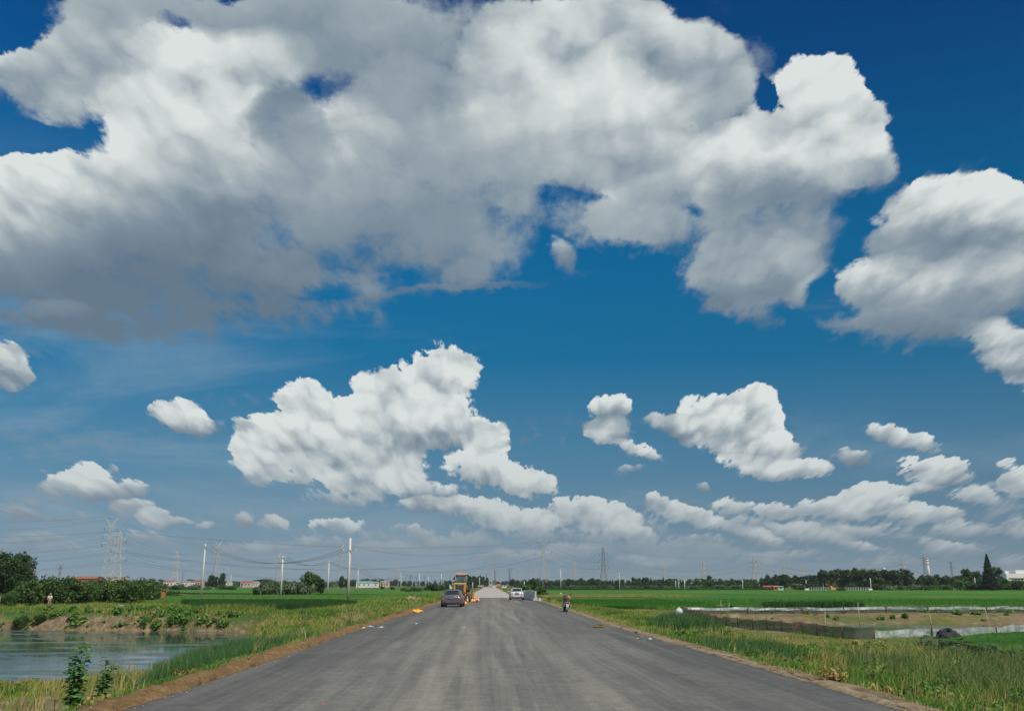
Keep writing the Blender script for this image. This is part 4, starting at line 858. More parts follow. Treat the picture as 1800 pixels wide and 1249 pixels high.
mounds(200, -75, -26, 88, 97, lambda x, y: (ground_z(x, y) > -2.3) * sstep(.40, .55, vnoise(x, y, 4, 95)), .15, .6, .16, 16000, M_weedl, 'green weeds hanging down the far bank of the left pond', 205)
mounds(220, 24, 110, 87, 101, lambda x, y: (ground_z(x, y) > -1.65) * sstep(.40, .55, vnoise(x, y, 4, 96)), .10, .42, .14, 12000, M_weedl, 'green weeds on the far bank of the right pond', 206)

# young leafy plants by the road, lower left
def leaf_plant(p, h, n, name, label, cat, seed, leaf=.16, spread=.28, stems=3, mat=None):
    g = random.Random(seed); r = empty(name, p, 0, label, cat); sb = MB(); lb = MB()
    for s_ in range(stems):
        a = g.random() * 6.28; lx, ly = math.cos(a) * spread * g.uniform(.3, 1), math.sin(a) * spread * g.uniform(.3, 1); hh = h * g.uniform(.7, 1.0) if s_ else h
        pts = [Vector((lx * .3 * (u), ly * .3 * u, 0)) .lerp(Vector((lx, ly, hh)), u) for u in (0, .35, .7, 1)]
        sb.tube(pts, [.014, .011, .008, .004], 5)
        for i in range(n // stems):
            u = .12 + .88 * (i + g.random()) / (n // stems); c = Vector((lx * u, ly * u, hh * u)); an = g.random() * 6.28; L = leaf * g.uniform(.6, 1.25) * (1.15 - .45 * u)
            dr_ = Vector((math.cos(an), math.sin(an), g.uniform(-.5, .35))).normalized(); sd = dr_.cross(Vector((g.uniform(-.4, .4), g.uniform(-.4, .4), 1))).normalized(); dn = Vector((0, 0, -1))
            c1 = c + dr_ * L * .55; sb.tube([c, c1], .003, 3, caps=False)
            # heart shaped blade folded along its rib
            rib = [c1, c1 + dr_ * L * .5, c1 + dr_ * L * 1.05 + dn * L * .22]; wv_ = L * .48
            e1 = [c1 - dr_ * L * .12 + sd * wv_ * .55, c1 + dr_ * L * .28 + sd * wv_ + dn * L * .08, c1 + dr_ * L * .7 + sd * wv_ * .6 + dn * L * .14]
            e2 = [2 * c1 - dr_ * L * .24 - e1[0] , c1 + dr_ * L * .28 - sd * wv_ + dn * L * .08, c1 + dr_ * L * .7 - sd * wv_ * .6 + dn * L * .14]
            e2[0] = c1 - dr_ * L * .12 - sd * wv_ * .55
            vs = [rib[0], rib[1], rib[2]] + e1 + e2
            lb.add(vs, [(0, 1, 4, 3), (1, 2, 5, 4), (0, 6, 7, 1), (1, 7, 8, 2)])
    sb.build('stem', M_stem, r); me = lb.mesh('leaves', mat or M_plant)
    a_ = me.attributes.new('rnd', 'FLOAT', 'POINT'); vals = []
    for i in range(len(lb.v) // 9): vals += [g.random()] * 9
    a_.data.foreach_set('value', vals); link('leaves', me, r); return r
M_stem = plain('green_brown_stem', (.10, .085, .04), .8)
M_plant = leafmat('sapling_leaves', [(0, (.045, .14, .040)), (.5, (.085, .23, .060)), (1, (.16, .33, .09))], .4, .45)
def pz(px, y_, z): p = G(px, y_, z); return (p.x, p.y, gz(p.x, p.y))
leaf_plant(pz(127, 1246, -1.15), 1.85, 300, 'sapling', 'tallest leafy sapling in the lower left, beside the pond path', 'sapling', 3, .17, .34, 4)
leaf_plant(pz(174, 1240, -1.1), 1.50, 220, 'sapling', 'second leafy sapling, right of the tallest one', 'sapling', 4, .15, .26, 3)
leaf_plant(pz(196, 1216, -.75), .42, 26, 'sapling', 'smallest sapling, low beside the soil berm', 'sapling', 5, .11, .14, 2)
leaf_plant(pz(316, 1175, -.80), 1.05, 44, 'sapling', 'single slender sapling among the straw coloured pondside grass', 'sapling', 6, .16, .16, 2)
leaf_plant(pz(38, 1243, -.9), .75, 30, 'weed', 'thin dry weed stalks at the lower left corner', 'weed', 7, .06, .25, 5)
leaf_plant(pz(235, 1205, -.8), .5, 20, 'weed', 'brown bare weed stalks beside the sandy path', 'weed', 8, .04, .3, 6)
M_taro = leafmat('taro_leaves', [(0, (.030, .075, .030)), (.5, (.055, .120, .050)), (1, (.11, .18, .085))], .2, .4)
k_ = 0
for i in range(26):
    u = i / 25; px = 1622 + 175 * u + random.uniform(-4, 4); py = 1141 + 26 * u + random.uniform(-5, 9)
    x_, y_, z_ = pz(px, py, FIELD)
    leaf_plant((x_, y_, z_), random.uniform(.45, .8), 16, 'taro_plant', 'broad leaved taro plant in the row along the near paddy', 'plant', 100 + i, .24, .22, 3, M_taro)['group'] = 'taro plants along the near paddy'

# ================================================================== pylons, poles and cables
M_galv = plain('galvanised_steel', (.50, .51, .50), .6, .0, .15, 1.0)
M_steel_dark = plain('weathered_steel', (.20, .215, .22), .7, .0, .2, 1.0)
M_insul = plain('brown_insulator', (.06, .05, .05), .4)
M_cable = plain('cable', (.10, .11, .12), .6)
M_pole = plain('spun_concrete', (.56, .55, .51), .85, var=.15, scale=1.5)
M_white = plain('white_ceramic', (.75, .75, .72), .4)
_lat = {}
def lattice(b, prof, t_, brace=True):
    """prof: (z, half width) rings; four corner legs and X bracing"""
    cs = ((-1, -1), (1, -1), (1, 1), (-1, 1))
    for (z0, w0), (z1, w1) in zip(prof, prof[1:]):
        for i, (sx, sy) in enumerate(cs):
            b.tube([(sx * w0, sy * w0, z0), (sx * w1, sy * w1, z1)], t_, 4, caps=False, smooth=False)
            nx_, ny_ = cs[(i + 1) % 4]
            if brace:
                b.tube([(sx * w0, sy * w0, z0), (nx_ * w1, ny_ * w1, z1)], t_ * .6, 3, caps=False, smooth=False)
                b.tube([(nx_ * w0, ny_ * w0, z0), (sx * w1, sy * w1, z1)], t_ * .6, 3, caps=False, smooth=False)
            b.tube([(sx * w1, sy * w1, z1), (nx_ * w1, ny_ * w1, z1)], t_ * .6, 3, caps=False, smooth=False)
PYL = {}
def pylon_meshes(kind, thick, mat):
    key = (kind, thick, mat.name)
    if key in PYL: return PYL[key]
    b = MB(); arms = []; att = []; ins = []
    if kind == 'ytop':                       # tall body, three short arms a side, two horns
        prof = [(0, 3.6), (5, 3.1), (9, 2.7), (13, 2.3), (17, 1.9), (21, 1.55), (24.5, 1.3), (28, 1.1), (31, 1.0), (34, .95), (37, .9), (39, .85)]
        lattice(b, prof, thick)
        for z, L in ((28, 4.4), (33, 4.2), (38, 3.6)): arms.append((z, L))
        for s in (-1, 1):
            b.tube([(s * .8, 0, 39), (s * 2.2, 0, 41.5), (s * 4.3, 0, 45)], [thick * 2.4, thick * 2, thick * 1.2], 4, smooth=False)
            b.tube([(s * -.2, 0, 39.3), (s * 2.0, 0, 42.3), (s * 4.3, 0, 45)], thick, 4, smooth=False)
            att.append((s * 4.3, 45, 0))
    elif kind == 'twin':                     # splayed legs, three arms a side, slim head
        lattice(b, [(0, 3.2), (6, 2.5), (10, 2.05)], thick * 1.3, True)
        lattice(b, [(10, 2.05), (13, 1.6), (16, 1.35), (19, 1.2), (22, 1.0), (25, .9), (28, .8), (30.5, .55), (32, .15)], thick)
        for z, L in ((17, 4.4), (22, 4.0), (27, 3.4)): arms.append((z, L))
        att.append((0, 32, 0))
    elif kind == 'wide':                     # H like head: two long level arms
        lattice(b, [(0, 3.3), (6, 2.6), (12, 2.0), (18, 1.5), (23, 1.1), (27, 1.0), (31, 1.0), (35, 1.0), (40, 1.0)], thick)
        for z, L in ((30, 7.0), (39.5, 5.2)): arms.append((z, L))
        att += [(5.2, 40.4, 0), (-5.2, 40.4, 0)]
    else:                                    # 'tee': slim dark mast with a level head
        lattice(b, [(0, 1.6), (6, 1.2), (12, .9), (18, .65), (24, .5)], thick)
        arms.append((24, 4.6)); arms.append((19.5, 3.0))
    body = b.mesh('tower', mat); am = []
    for z, L in arms:
        for s in (-1, 1):
            a = MB(); w = .9
            a.tube([(s * w, -w * .6, z), (s * L, 0, z + .2)], thick * .8, 4, smooth=False); a.tube([(s * w, w * .6, z), (s * L, 0, z + .2)], thick * .8, 4, smooth=False)
            a.tube([(s * w, 0, z + 1.6), (s * L, 0, z + .2)], thick * .7, 4, smooth=False); a.tube([(s * w, 0, z), (s * (w + L) / 2, 0, z + .9), (s * (w + L) / 2, 0, z + .1)], thick * .5, 3, smooth=False)
            am.append(a.mesh('arm', mat)); i_ = MB(); i_.tube([(s * L, 0, z + .2), (s * L, 0, z - 1.6)], [.13, .13], 6)
            ins.append(i_.mesh('insulator', M_insul)); att.append((s * L, z - 1.6, 1))
    PYL[key] = (body, am, ins, att); return PYL[key]
H0P = {'ytop': 45, 'twin': 32, 'wide': 40.4, 'tee': 24.3}
def pylon(kind, px, yt, dist, label, rz=0.0, dark=False, thick=.12, parts=True, group=None):
    p = D(px, yt, dist); z = FIELD; s = (p.z - z) / H0P[kind]
    # the top is where the sight line passes: the foot is straight below it
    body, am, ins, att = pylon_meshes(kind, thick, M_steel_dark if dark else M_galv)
    r = empty('pylon', (p.x, p.y, z), rz, label, 'pylon', group); r.scale = (s, s, s)
    link('tower', body, r)
    for m in am: link('arm', m, r)
    if parts:
        for m in ins: link('insulator', m, r)
    M = Matrix.Translation((p.x, p.y, z)) @ Matrix.Rotation(rz, 4, 'Z') @ Matrix.Scale(s, 4)
    return [M @ Vector((x, 0, zz)) for x, zz, _ in att]
def cable(a, b_, sag, r, label, group='overhead power cables', n=14):
    pts = []
    for i in range(n + 1):
        u = i / n; q = a.lerp(b_, u); q.z -= sag * 4 * u * (1 - u); pts.append(q)
    m = MB(); m.tube(pts, r * (.78 if r > .05 else 1), 3, caps=False); o = link('power_cable', m.mesh('power_cable', M_cable))
    return tag(o, label, 'cable', group)
ORD = ['top left', 'top right', 'lowest near', 'lowest far', 'middle near', 'middle far', 'upper near', 'upper far', 'outer near', 'outer far']
def string(A, B, names, sag, r=.055, grp=None, skip=()):
    n = min(len(A), len(B))
    for i in range(n):
        if i in skip: continue
        cable(A[i], B[i], sag * (.5 if n > 6 and i < 1 else 1), r, '%s cable strung %s' % (ORD[i] if n > 7 else (['topmost', 'lowest near', 'lowest far', 'middle near', 'middle far', 'upper near', 'upper far', 'outer'][i]), names), grp or 'power cables ' + names)
off1 = pylon('ytop', -300, 905, 430, 'tall Y topped pylon beyond the left edge of the view', R(80))
yA = pylon('ytop', 197, 908, 540, 'tallest Y topped pylon on the left, standing behind the bushes', R(25), thick=.13)
yB = pylon('ytop', 384.5, 948, 840, 'second Y topped pylon, right of the crossarm pole', R(30), thick=.14)
yC = pylon('ytop', 491, 969, 1150, 'third Y topped pylon, above the grey green shrubs', R(35), thick=.15)
yD = pylon('ytop', 600, 954, 930, 'faint Y topped pylon just left of the tallest concrete pole', R(40), thick=.10)
string(off1, yA, 'from the left edge to the tallest Y pylon', 7)
string(yA, yB, 'between the first and second Y topped pylons', 9)
string(yB, yC, 'between the second and third Y topped pylons', 6, .07)
off2 = pylon('twin', -420, 935, 440, 'three armed pylon beyond the left edge of the view', R(80))
tA = pylon('twin', 212, 933, 470, 'dark armed pylon with splayed legs beside the tallest Y pylon', R(18), thick=.12)
wA = pylon('wide', 955, 949, 820, 'wide headed pylon above the concrete barrier', R(15), thick=.12)
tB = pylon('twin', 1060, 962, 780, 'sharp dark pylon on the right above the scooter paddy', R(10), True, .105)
string(off2, tA, 'from the left edge to the splayed leg pylon', 6, .075)
string(tA, [wA[0]] + [wA[i] for i in (2, 3, 4, 5, 4, 5)], 'from the splayed leg pylon across the road to the wide pylon', 15, .085, skip=(5, 6))
tC = pylon('twin', 1324, 976, 960, 'left one of the pair of pylons above the orange sheds', R(12), thick=.16)
tC2 = pylon('twin', 1331.5, 984, 1080, 'right one of the pair of pylons above the orange sheds', R(12), thick=.14)
tD = pylon('twin', 1236, 984, 1150, 'slim distant pylon between the five poles and the shed pylons', R(12), thick=.16)
tE = pylon('twin', 1168, 990, 1300, 'faint pylon above the five short poles', R(12), thick=.16)
tF = pylon('twin', 1376, 986, 1100, 'slim pylon just right of the shed pylon pair', R(12), thick=.15)
tG = pylon('twin', 1409, 988, 1150, 'faint pylon above the left end of the white railing', R(12), thick=.14)
tH = pylon('twin', 1585, 981, 1000, 'pale pylon left of the red and white chimney', R(12), thick=.22)
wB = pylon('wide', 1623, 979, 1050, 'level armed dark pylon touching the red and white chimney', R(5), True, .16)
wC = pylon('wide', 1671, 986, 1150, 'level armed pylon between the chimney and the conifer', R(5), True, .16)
tI = pylon('twin', 1743, 989, 1200, 'faint pylon just right of the conifer', R(12), thick=.14)
string([wA[0]] + [wA[i] for i in (2, 3, 4, 5)], [tB[0]] + tB[1:5], 'between the wide pylon and the sharp dark pylon', 5, .075)
string(tB, tC, 'from the sharp dark pylon to the shed pylon pair', 11, .075)
string(tC, tH, 'from the shed pylons to the pale pylon by the chimney', 9, .075)
string(tH[:5], tI[:5], 'from the pale pylon past the conifer', 7, .08)
offR = pylon('twin', 1990, 990, 1150, 'three armed pylon beyond the right edge of the view', R(12), thick=.14)
string(tI[:5], offR[:5], 'from the pylon by the conifer to the right edge', 6, .08)
# distant small ones along the road and horizon
SM = [('twin', 311, 968.5, 900, 0, 'slender faint pylon between the splayed leg pylon and the crossarm pole'), ('tee', 107, 992, 900, 1, 'small dark pylon on the left horizon above the bushes'), ('tee', 322, 1004, 1300, 1, 'tiny dark mast right of the slender faint pylon'),
 ('tee', 698, 996, 1500, 0, 'small pale mast between the tallest pole and the loader'), ('tee', 722, 1009, 1700, 1, 'tiny T topped mast left of the white booth'), ('tee', 732, 1012, 1700, 1, 'tiny T topped mast beside the short concrete pole'), ('tee', 746.5, 1013, 1500, 1, 'tiny T topped mast above the hedge left of the loader'),
 ('tee', 776.5, 1007, 1300, 1, 'T topped dark mast left of the loader cab'), ('tee', 791, 1012, 1400, 1, 'dark mast hidden partly by the loader cab'), ('tee', 855, 1007.5, 1400, 1, 'dark T mast at the right end of the poplar row'), ('twin', 863, 991, 1300, 0, 'pale narrow pylon over the far end of the concrete road'),
 ('tee', 870, 1002, 1200, 1, 'dark T topped mast over the end of the concrete road'), ('tee', 896, 999.5, 1150, 1, 'dark T topped mast over the blue capped tower'), ('twin', 904, 1004, 1400, 0, 'faint small pylon above the white car'), ('twin', 912, 996.5, 1400, 0, 'faint narrow pylon left of the barrier'), ('twin', 932.5, 1002, 1500, 0, 'faint small pylon right above the barrier'),
 ('twin', 940, 988.5, 1250, 0, 'pale pylon left of the wide headed pylon'), ('twin', 964, 998, 1350, 0, 'grey pylon just right of the wide headed pylon'), ('twin', 985, 999, 1350, 0, 'grey pylon behind the slim field pole above the scooter'), ('twin', 1009.5, 986, 1150, 0, 'grey pylon midway between the wide headed and the sharp dark pylon')]
sm = [pylon(k, px, yt, d_, lb, R(15), bool(dk), .16 if k == 'twin' else .2, parts=False) for k, px, yt, d_, dk, lb in SM]
string(yC[:3], yD[:3], 'between the third Y pylon and the faint one', 6, .08)
string(yD[:4], wA[:4], 'from the faint Y pylon to the wide headed pylon', 13, .08)
string(sm[19][:5], tB[:5], 'into the sharp dark pylon from its left neighbour', 5, .07)
string(sm[16][:5], sm[19][:5], 'between the pale and grey pylons above the barrier', 8, .08)

# ------------------------------------------------------------------ concrete poles
def pole(px, yb, yt, label, arm=0.0, arm2=0.0, dist=None, r0=.17, r1=.10, extra=.0, group=None, rz=0.0, ins=True):
    dist = dist or (CAM_H - FIELD) * FPX / (yb - 1028); p = D(px, yt, dist); z = gz(p.x, p.y); h = p.z - z
    r = empty('utility_pole', (p.x, p.y, z), rz, label, 'utility pole', group)
    b = MB(); b.tube([(0, 0, -.4), (0, 0, h * .5), (0, 0, h)], [r0, (r0 + r1) / 2, r1], 12); b.build('pole', M_pole, r); tips = []
    za = h - extra - .25
    if arm:
        a = MB(); a.box((0, -.14, za), (arm, .10, .12)); a.tube([(-arm * .3, -.1, za), (0, -.1, za - .5)], .025, 4); a.tube([(arm * .3, -.1, za), (0, -.1, za - .5)], .025, 4)
        a.build('crossarm', M_pole if arm > 1 else M_galv, r)
        for x in (-arm * .45, 0, arm * .45):
            if ins:
                i_ = MB(); i_.lathe((x, -.14, za + .06), [(.03, 0), (.03, .04), (.06, .05), (.06, .09), (.04, .1), (.06, .12), (.05, .16), (.0, .18)], 8); i_.build('insulator', M_white, r)
            tips.append(Vector((p.x, p.y, z)) + Matrix.Rotation(rz, 3, 'Z') @ Vector((x, -.14, za + .22)))
    return r, tips
_, pa = pole(361, 1053.5, 955.5, 'slender concrete pole with a level white crossarm on the left', 2.1, rz=R(-8), r0=.20, r1=.12, extra=.25)
_, pb_ = pole(497.5, 1051.7, 977, 'concrete pole in front of the grey green willowy shrubs', 1.5, rz=R(-8), r0=.21, r1=.13)
_, pc = pole(616, 1061, 945, 'tallest and nearest concrete pole with a cross bar below its tip', 2.1, rz=R(-14), extra=1.5, r0=.22, r1=.14)
_, pd = pole(578.5, 1048, 985, 'plain concrete pole between the dark tree clump and the tallest pole', 1.3, r0=.2, r1=.13)
_, pe = pole(630, 1046, 997, 'smaller crossarm pole right of the tallest concrete pole', 2.3)
_, pf_ = pole(705, 1039.5, 1004.5, 'short concrete pole between the tallest pole and the loader', 2.0)
_, pg = pole(737.3, 1036.5, 1007.5, 'short pole above the rubble heap', 1.4, r0=.26, r1=.2)
pole(776, 1036.5, 1008, 'short bare concrete pole just left of the loader', r0=.24, r1=.18)
pole(753.5, 1033.5, 1013, 'thin lamp pole with a broad head near the white booth', 2.2, ins=False, dist=620, r0=.2, r1=.15)
pole(406.5, 1031.5, 1009, 'small pole right of the second Y topped pylon', dist=680, r0=.25, r1=.2)
pole(831, 1037.5, 1023, 'short pole in front of the poplar row', r0=.2, r1=.15, dist=430)
pole(843, 1036, 1014, 'slim pale pole within the poplar row', r0=.2, r1=.15, dist=500)
pole(677, 1032, 1019, 'tiny pale pole on the meadow far left of the road', r0=.25, r1=.2, dist=800)
_, ph = pole(985.3, 1039, 999, 'slim field pole with short arms behind the scooter', 1.6, r0=.2, r1=.13)
pole(921.5, 1036, 1021, 'short pale pole right of the white car roof', r0=.22, r1=.18, dist=450)
_, pi_ = pole(1088.5, 1040, 1006, 'thin pole standing in the paddy left of the lone bush', 1.5, r0=.15, r1=.1)
L5 = ['first', 'second', 'third', 'fourth', 'fifth']
for i, (px, yb, yt) in enumerate([(1182, 1036.5, 1020), (1187.5, 1038.3, 1019.5), (1192.8, 1039, 1022), (1197.6, 1036.5, 1018.5), (1202.9, 1039.3, 1019)]):
    pole(px, yb, yt, '%s from the left in the row of five short bare poles' % L5[i], r0=.17, r1=.13, group='five short bare poles in the paddy')
pole(1305, 1038.5, 1018.5, 'single short bare pole left of the orange sheds', r0=.2, r1=.15)
pole(1335, 1035.5, 1026, 'stub of a pole beside the round tree near the sheds', r0=.2, r1=.15, dist=520)
pole(1416.5, 1038, 1018.5, 'short pole at the left end of the white railing', .8, r0=.2, r1=.15, ins=False)
pole(1446.3, 1038, 1018.3, 'short pole behind the orange digger', .9, r0=.2, r1=.15, ins=False)
pole(1497.5, 1036, 1024.5, 'thin low pole behind the middle of the white railing', dist=470, r0=.15, r1=.1)
pole(1529.5, 1038.6, 1015.5, 'tall pale pole at the right end of the white railing', .7, r0=.24, r1=.17, ins=False)
pole(1627, 1032, 1014, 'pale short pole below the red and white chimney', dist=500, r0=.25, r1=.2)
pole(1713, 1022, 1015, 'pole tip showing between trees left of the conifer', dist=378, r0=.2, r1=.15)
for i, (a, b_, s_, nm) in enumerate([(pa, pc, 2.6, 'between the left crossarm pole and the tallest pole'), (pb_, pd, 1.4, 'between the shrub pole and the plain pole'), (pd, pe, .8, 'between the plain pole and the smaller crossarm pole'), (pe, pf_, 3, 'from the smaller crossarm pole towards the loader'), (pf_, pg, 1.5, 'between the two short poles left of the loader')]):
    for k in range(min(len(a), len(b_))): cable(a[k], b_[k], s_, .030 if i else .026, '%s thin line %s' % (('left', 'middle', 'right')[k], nm), 'low thin lines between the concrete poles')

# ================================================================== vehicles
def paint(name, c, metal=.5, rough=.35, dirt=.18):
    t = NT(name); n = t.noise(t.coord(), 3, 5, .6); z = t.node('ShaderNodeSeparateXYZ', {0: t.coord()}).outputs[2]
    col = t.mix(t.math('MULTIPLY', n, dirt), c, (.30, .26, .20)); t.put(t.bsdf, 'Coat Weight', .5); t.put(t.bsdf, 'Coat Roughness', .12)
    return t.fin(col, rough, metal)
M_tyre = plain('tyre_rubber', (.022, .022, .022), .85, var=.3)
M_rim = plain('alloy_rim', (.42, .42, .42), .35, .7)
M_black = plain('black_plastic', (.018, .018, .019), .55)
M_chrome = plain('chrome_trim', (.7, .7, .7), .2, .9)
M_red = plain('red_lens', (.42, .012, .014), .18, coat=.8)
M_lensw = plain('clear_lens', (.62, .50, .48), .15, coat=.8)
M_plate = plain('blue_plate', (.012, .06, .36), .4)
M_whitep = plain('white_enamel', (.72, .73, .72), .4)
t = NT('car_glass'); t.put(t.bsdf, 'Coat Weight', 1.0); M_glass = t.fin((.028, .036, .038), .05, 0, .8)
t = NT('cab_glass'); t.put(t.bsdf, 'Transmission Weight', .0); t.put(t.bsdf, 'Alpha', .42); M_cabglass = t.fin((.12, .20, .19), .06, 0, .7)
def wheel(parent, c, r, w, mt=M_tyre, mr=M_rim, spokes=5, name='wheel', lug=False):
    s = 1 if c[0] > 0 else -1
    o = empty(name, c); o.parent = parent
    b = MB(); b.lathe((0, 0, 0), [(r * .62, -w * .46), (r * .9, -w * .5), (r * .985, -w * .38), (r, 0), (r * .985, w * .38), (r * .9, w * .5), (r * .62, w * .46)], 28, 'x')
    if lug:
        for i in range(22):
            a = i / 22 * math.tau; b.box((w * .22 * (1 if i % 2 else -1), math.cos(a) * r * .99, math.sin(a) * r * .99), (w * .5, .07, .06), rot=(a, 0, .3))
    b.build('tyre', mt, o)
    b = MB(); b.lathe((0, 0, 0), [(.01, s * w * .30), (r * .14, s * w * .32), (r * .2, s * w * .22), (r * .55, s * w * .16), (r * .62, s * w * .44), (r * .66, s * w * .44)], 24, 'x')
    for i in range(spokes): a = i / spokes * math.tau; b.tube([(s * w * .30, math.cos(a) * r * .12, math.sin(a) * r * .12), (s * w * .36, math.cos(a) * r * .6, math.sin(a) * r * .6)], r * .07, 4)
    b.lathe((0, 0, 0), [(r * .63, -s * w * .3), (.01, -s * w * .3)], 16, 'x'); b.build('rim', mr, o); return o
def quad_panel(b, p, off=.006, mi=0):
    """a four cornered pane p standing off a little along its outward side, with thickness"""
    p = [Vector(q) for q in p]; n = (p[1] - p[0]).cross(p[3] - p[0]).normalized() * off
    b.add([q + n for q in p] + [q - n for q in p], [(0, 1, 2, 3), (7, 6, 5, 4), (0, 4, 5, 1), (1, 5, 6, 2), (2, 6, 7, 3), (3, 7, 4, 0)], mi)
def sedan(loc, rz, mat, label, w=.89, lampw=.24, hatch=0.0, plate_txt=True, group=None):
    r = empty('parked_car', loc, rz, label, 'car', group)
    st = [(-2.24, .34, .78, .66), (-2.20, .27, .86, .76), (-2.08, .22, .955, .835), (-1.85, .20, .985, .865), (-1.4, .18, .975, w), (-.6, .17, .945, w), (.4, .17, .935, w), (1.05, .17, .93, w), (1.6, .19, .84, .87), (2.0, .22, .73, .81), (2.2, .30, .62, .68)]
    rings = []
    for y, zb, zt, ww in st:
        zm = zb + (zt - zb) * .45
        rings.append([(-ww * .86, y, zb), (-ww * .97, y, zb + .08), (-ww, y, zm), (-ww * .985, y, zt - .16), (-ww * .93, y, zt - .05), (-ww * .80, y, zt), (0, y, zt + .02), (ww * .80, y, zt), (ww * .93, y, zt - .05), (ww * .985, y, zt - .16), (ww, y, zm), (ww * .97, y, zb + .08), (ww * .86, y, zb), (0, y, zb - .01)])
    b = MB(); b.loft(rings, smooth=True)
    # greenhouse as a rounded shell
    gr = []
    for y, zb, zt, wb_, wt in [(-1.78, .95, .975, .70, .66), (-1.45, .94, 1.13, .74, .62), (-1.0, .93, 1.34, .76, .58), (-.6, .92, 1.425, .77, .565), (-.1, .92, 1.455, .77, .565), (.3, .92, 1.44, .77, .56), (.75, .91, 1.27, .76, .60), (1.2, .90, .96, .74, .68)]:
        gr.append([(-wb_, y, zb), (-(wb_ * .5 + wt * .5) - .01, y, (zb + zt) / 2), (-wt, y, zt - .035), (-wt * .85, y, zt), (wt * .85, y, zt), (wt, y, zt - .035), ((wb_ * .5 + wt * .5) + .01, y, (zb + zt) / 2), (wb_, y, zb)])
    b.loft(gr, smooth=True); body = b.build('body', mat, r)
    b = MB(); quad_panel(b, [(-.60, -1.66, 1.045), (.60, -1.66, 1.045), (.49, -.98, 1.375), (-.49, -.98, 1.375)], .012); b.build('rear_window', M_glass, r)
    b = MB(); quad_panel(b, [(.62, 1.10, 1.03), (-.62, 1.10, 1.03), (-.50, .50, 1.385), (.50, .50, 1.385)], .012); b.build('windscreen', M_glass, r)
    for s in (-1, 1):
        for y0, y1 in ((-1.05, -.28), (-.22, .62)):
            b = MB(); q = [(s * .768, y0, .99), (s * .768, y1, .99), (s * .62, min(y1, .30), 1.37), (s * .62, max(y0, -.80), 1.37)]
            quad_panel(b, q if s < 0 else q[::-1], .014); b.build('side_window', M_glass, r)
        b = MB(); b.loft([[(s * .80, -2.0, .66), (s * (.78 - lampw), -2.15, .67), (s * (.78 - lampw), -2.10, .90), (s * .79, -1.98, .92)], [(s * .885, -2.04, .66), (s * (.80 - lampw), -2.272, .67), (s * (.80 - lampw), -2.262, .87), (s * .875, -2.02, .91)]]); tl = b.build('tail_light', M_red, r)
        b = MB(); b.box((s * (.70), -2.215, .745), (.12, .07, .05), rot=(0, 0, s * .95)); b.build('lens', M_lensw, tl)
        b = MB(); b.ball((s * 1.0, .78, 1.0), (.11, .07, .075)); b.tube([(s * .84, .8, .95), (s * .96, .78, .97)], .025, 5); b.build('mirror', mat, r)
        b = MB(); b.lathe((s * .80, -1.42, .33), [(.35, -.11), (.36, s * .096)], 20, 'x'); b.lathe((s * .80, 1.35, .33), [(.35, -.11), (.36, s * .096)], 20, 'x'); b.build('wheel_arch', M_black, r)
        for y in (-1.42, 1.35): wheel(r, (s * .80, y, .325), .325, .21)
    b = MB(); b.box((0, -2.215, .77), (.60, .03, .18)); rec = b.build('plate_recess', mat, r)
    b = MB(); b.box((0, -2.268, .765), (.46, .03, .15)); pl_ = b.build('number_plate', M_plate, r)
    if plate_txt:
        b = MB(); g = random.Random(3)
        for i in range(7):
            x = -.18 + i * .058 + (.02 if i > 1 else 0)
            for k in range(3): b.box((x + g.uniform(-.008, .008), -2.286, .73 + k * .033), (.032 if k != 1 else .014, .006, .012))
            b.box((x - .013, -2.286, .765), (.008, .006, .08))
        b.build('lettering', M_whitep, pl_)
    b = MB(); b.box((0, -2.235, .885), (.52, .02, .022)); b.build('trim_strip', M_chrome, r)
    b = MB(); b.box((0, -2.18, .31), (1.32, .12, .15)); b.build('lower_bumper', M_black, r)
    for s in (-1, 1):
        b = MB(); b.box((s * .56, -2.245, .44), (.24, .05, .045)); b.build('reflector', M_red, r)
        b = MB(); b.box((s * .45, 2.19, .60), (.30, .08, .12)); b.build('headlight', M_lensw, r)
    b = MB(); b.tube([(.48, -2.26, .25), (.48, -2.0, .25)], .035, 8); b.build('exhaust_pipe', M_chrome, r)
    b = MB(); b.tube([(0, -2.239, .905), (0, -2.241, .905)], .04, 12); b.build('badge', M_chrome, r)
    return r
def at_road(px, yb): p = G(px, yb, 0.0); return (p.x, p.y, 0.0)
x_, y_, _ = at_road(795.5, 1065.8)
sedan((x_, y_ + .9, 0), R(-1.5), paint('bronze_grey_paint', (.20, .185, .175), .65, .35), 'bronze grey saloon car parked behind the yellow loader')
x_, y_, _ = at_road(908.3, 1054.0)
sedan((x_, y_ + 2, 0), R(1), paint('pearl_white_paint', (.66, .65, .64), .15, .3), 'white saloon car parked beside the concrete barriers', lampw=.28)

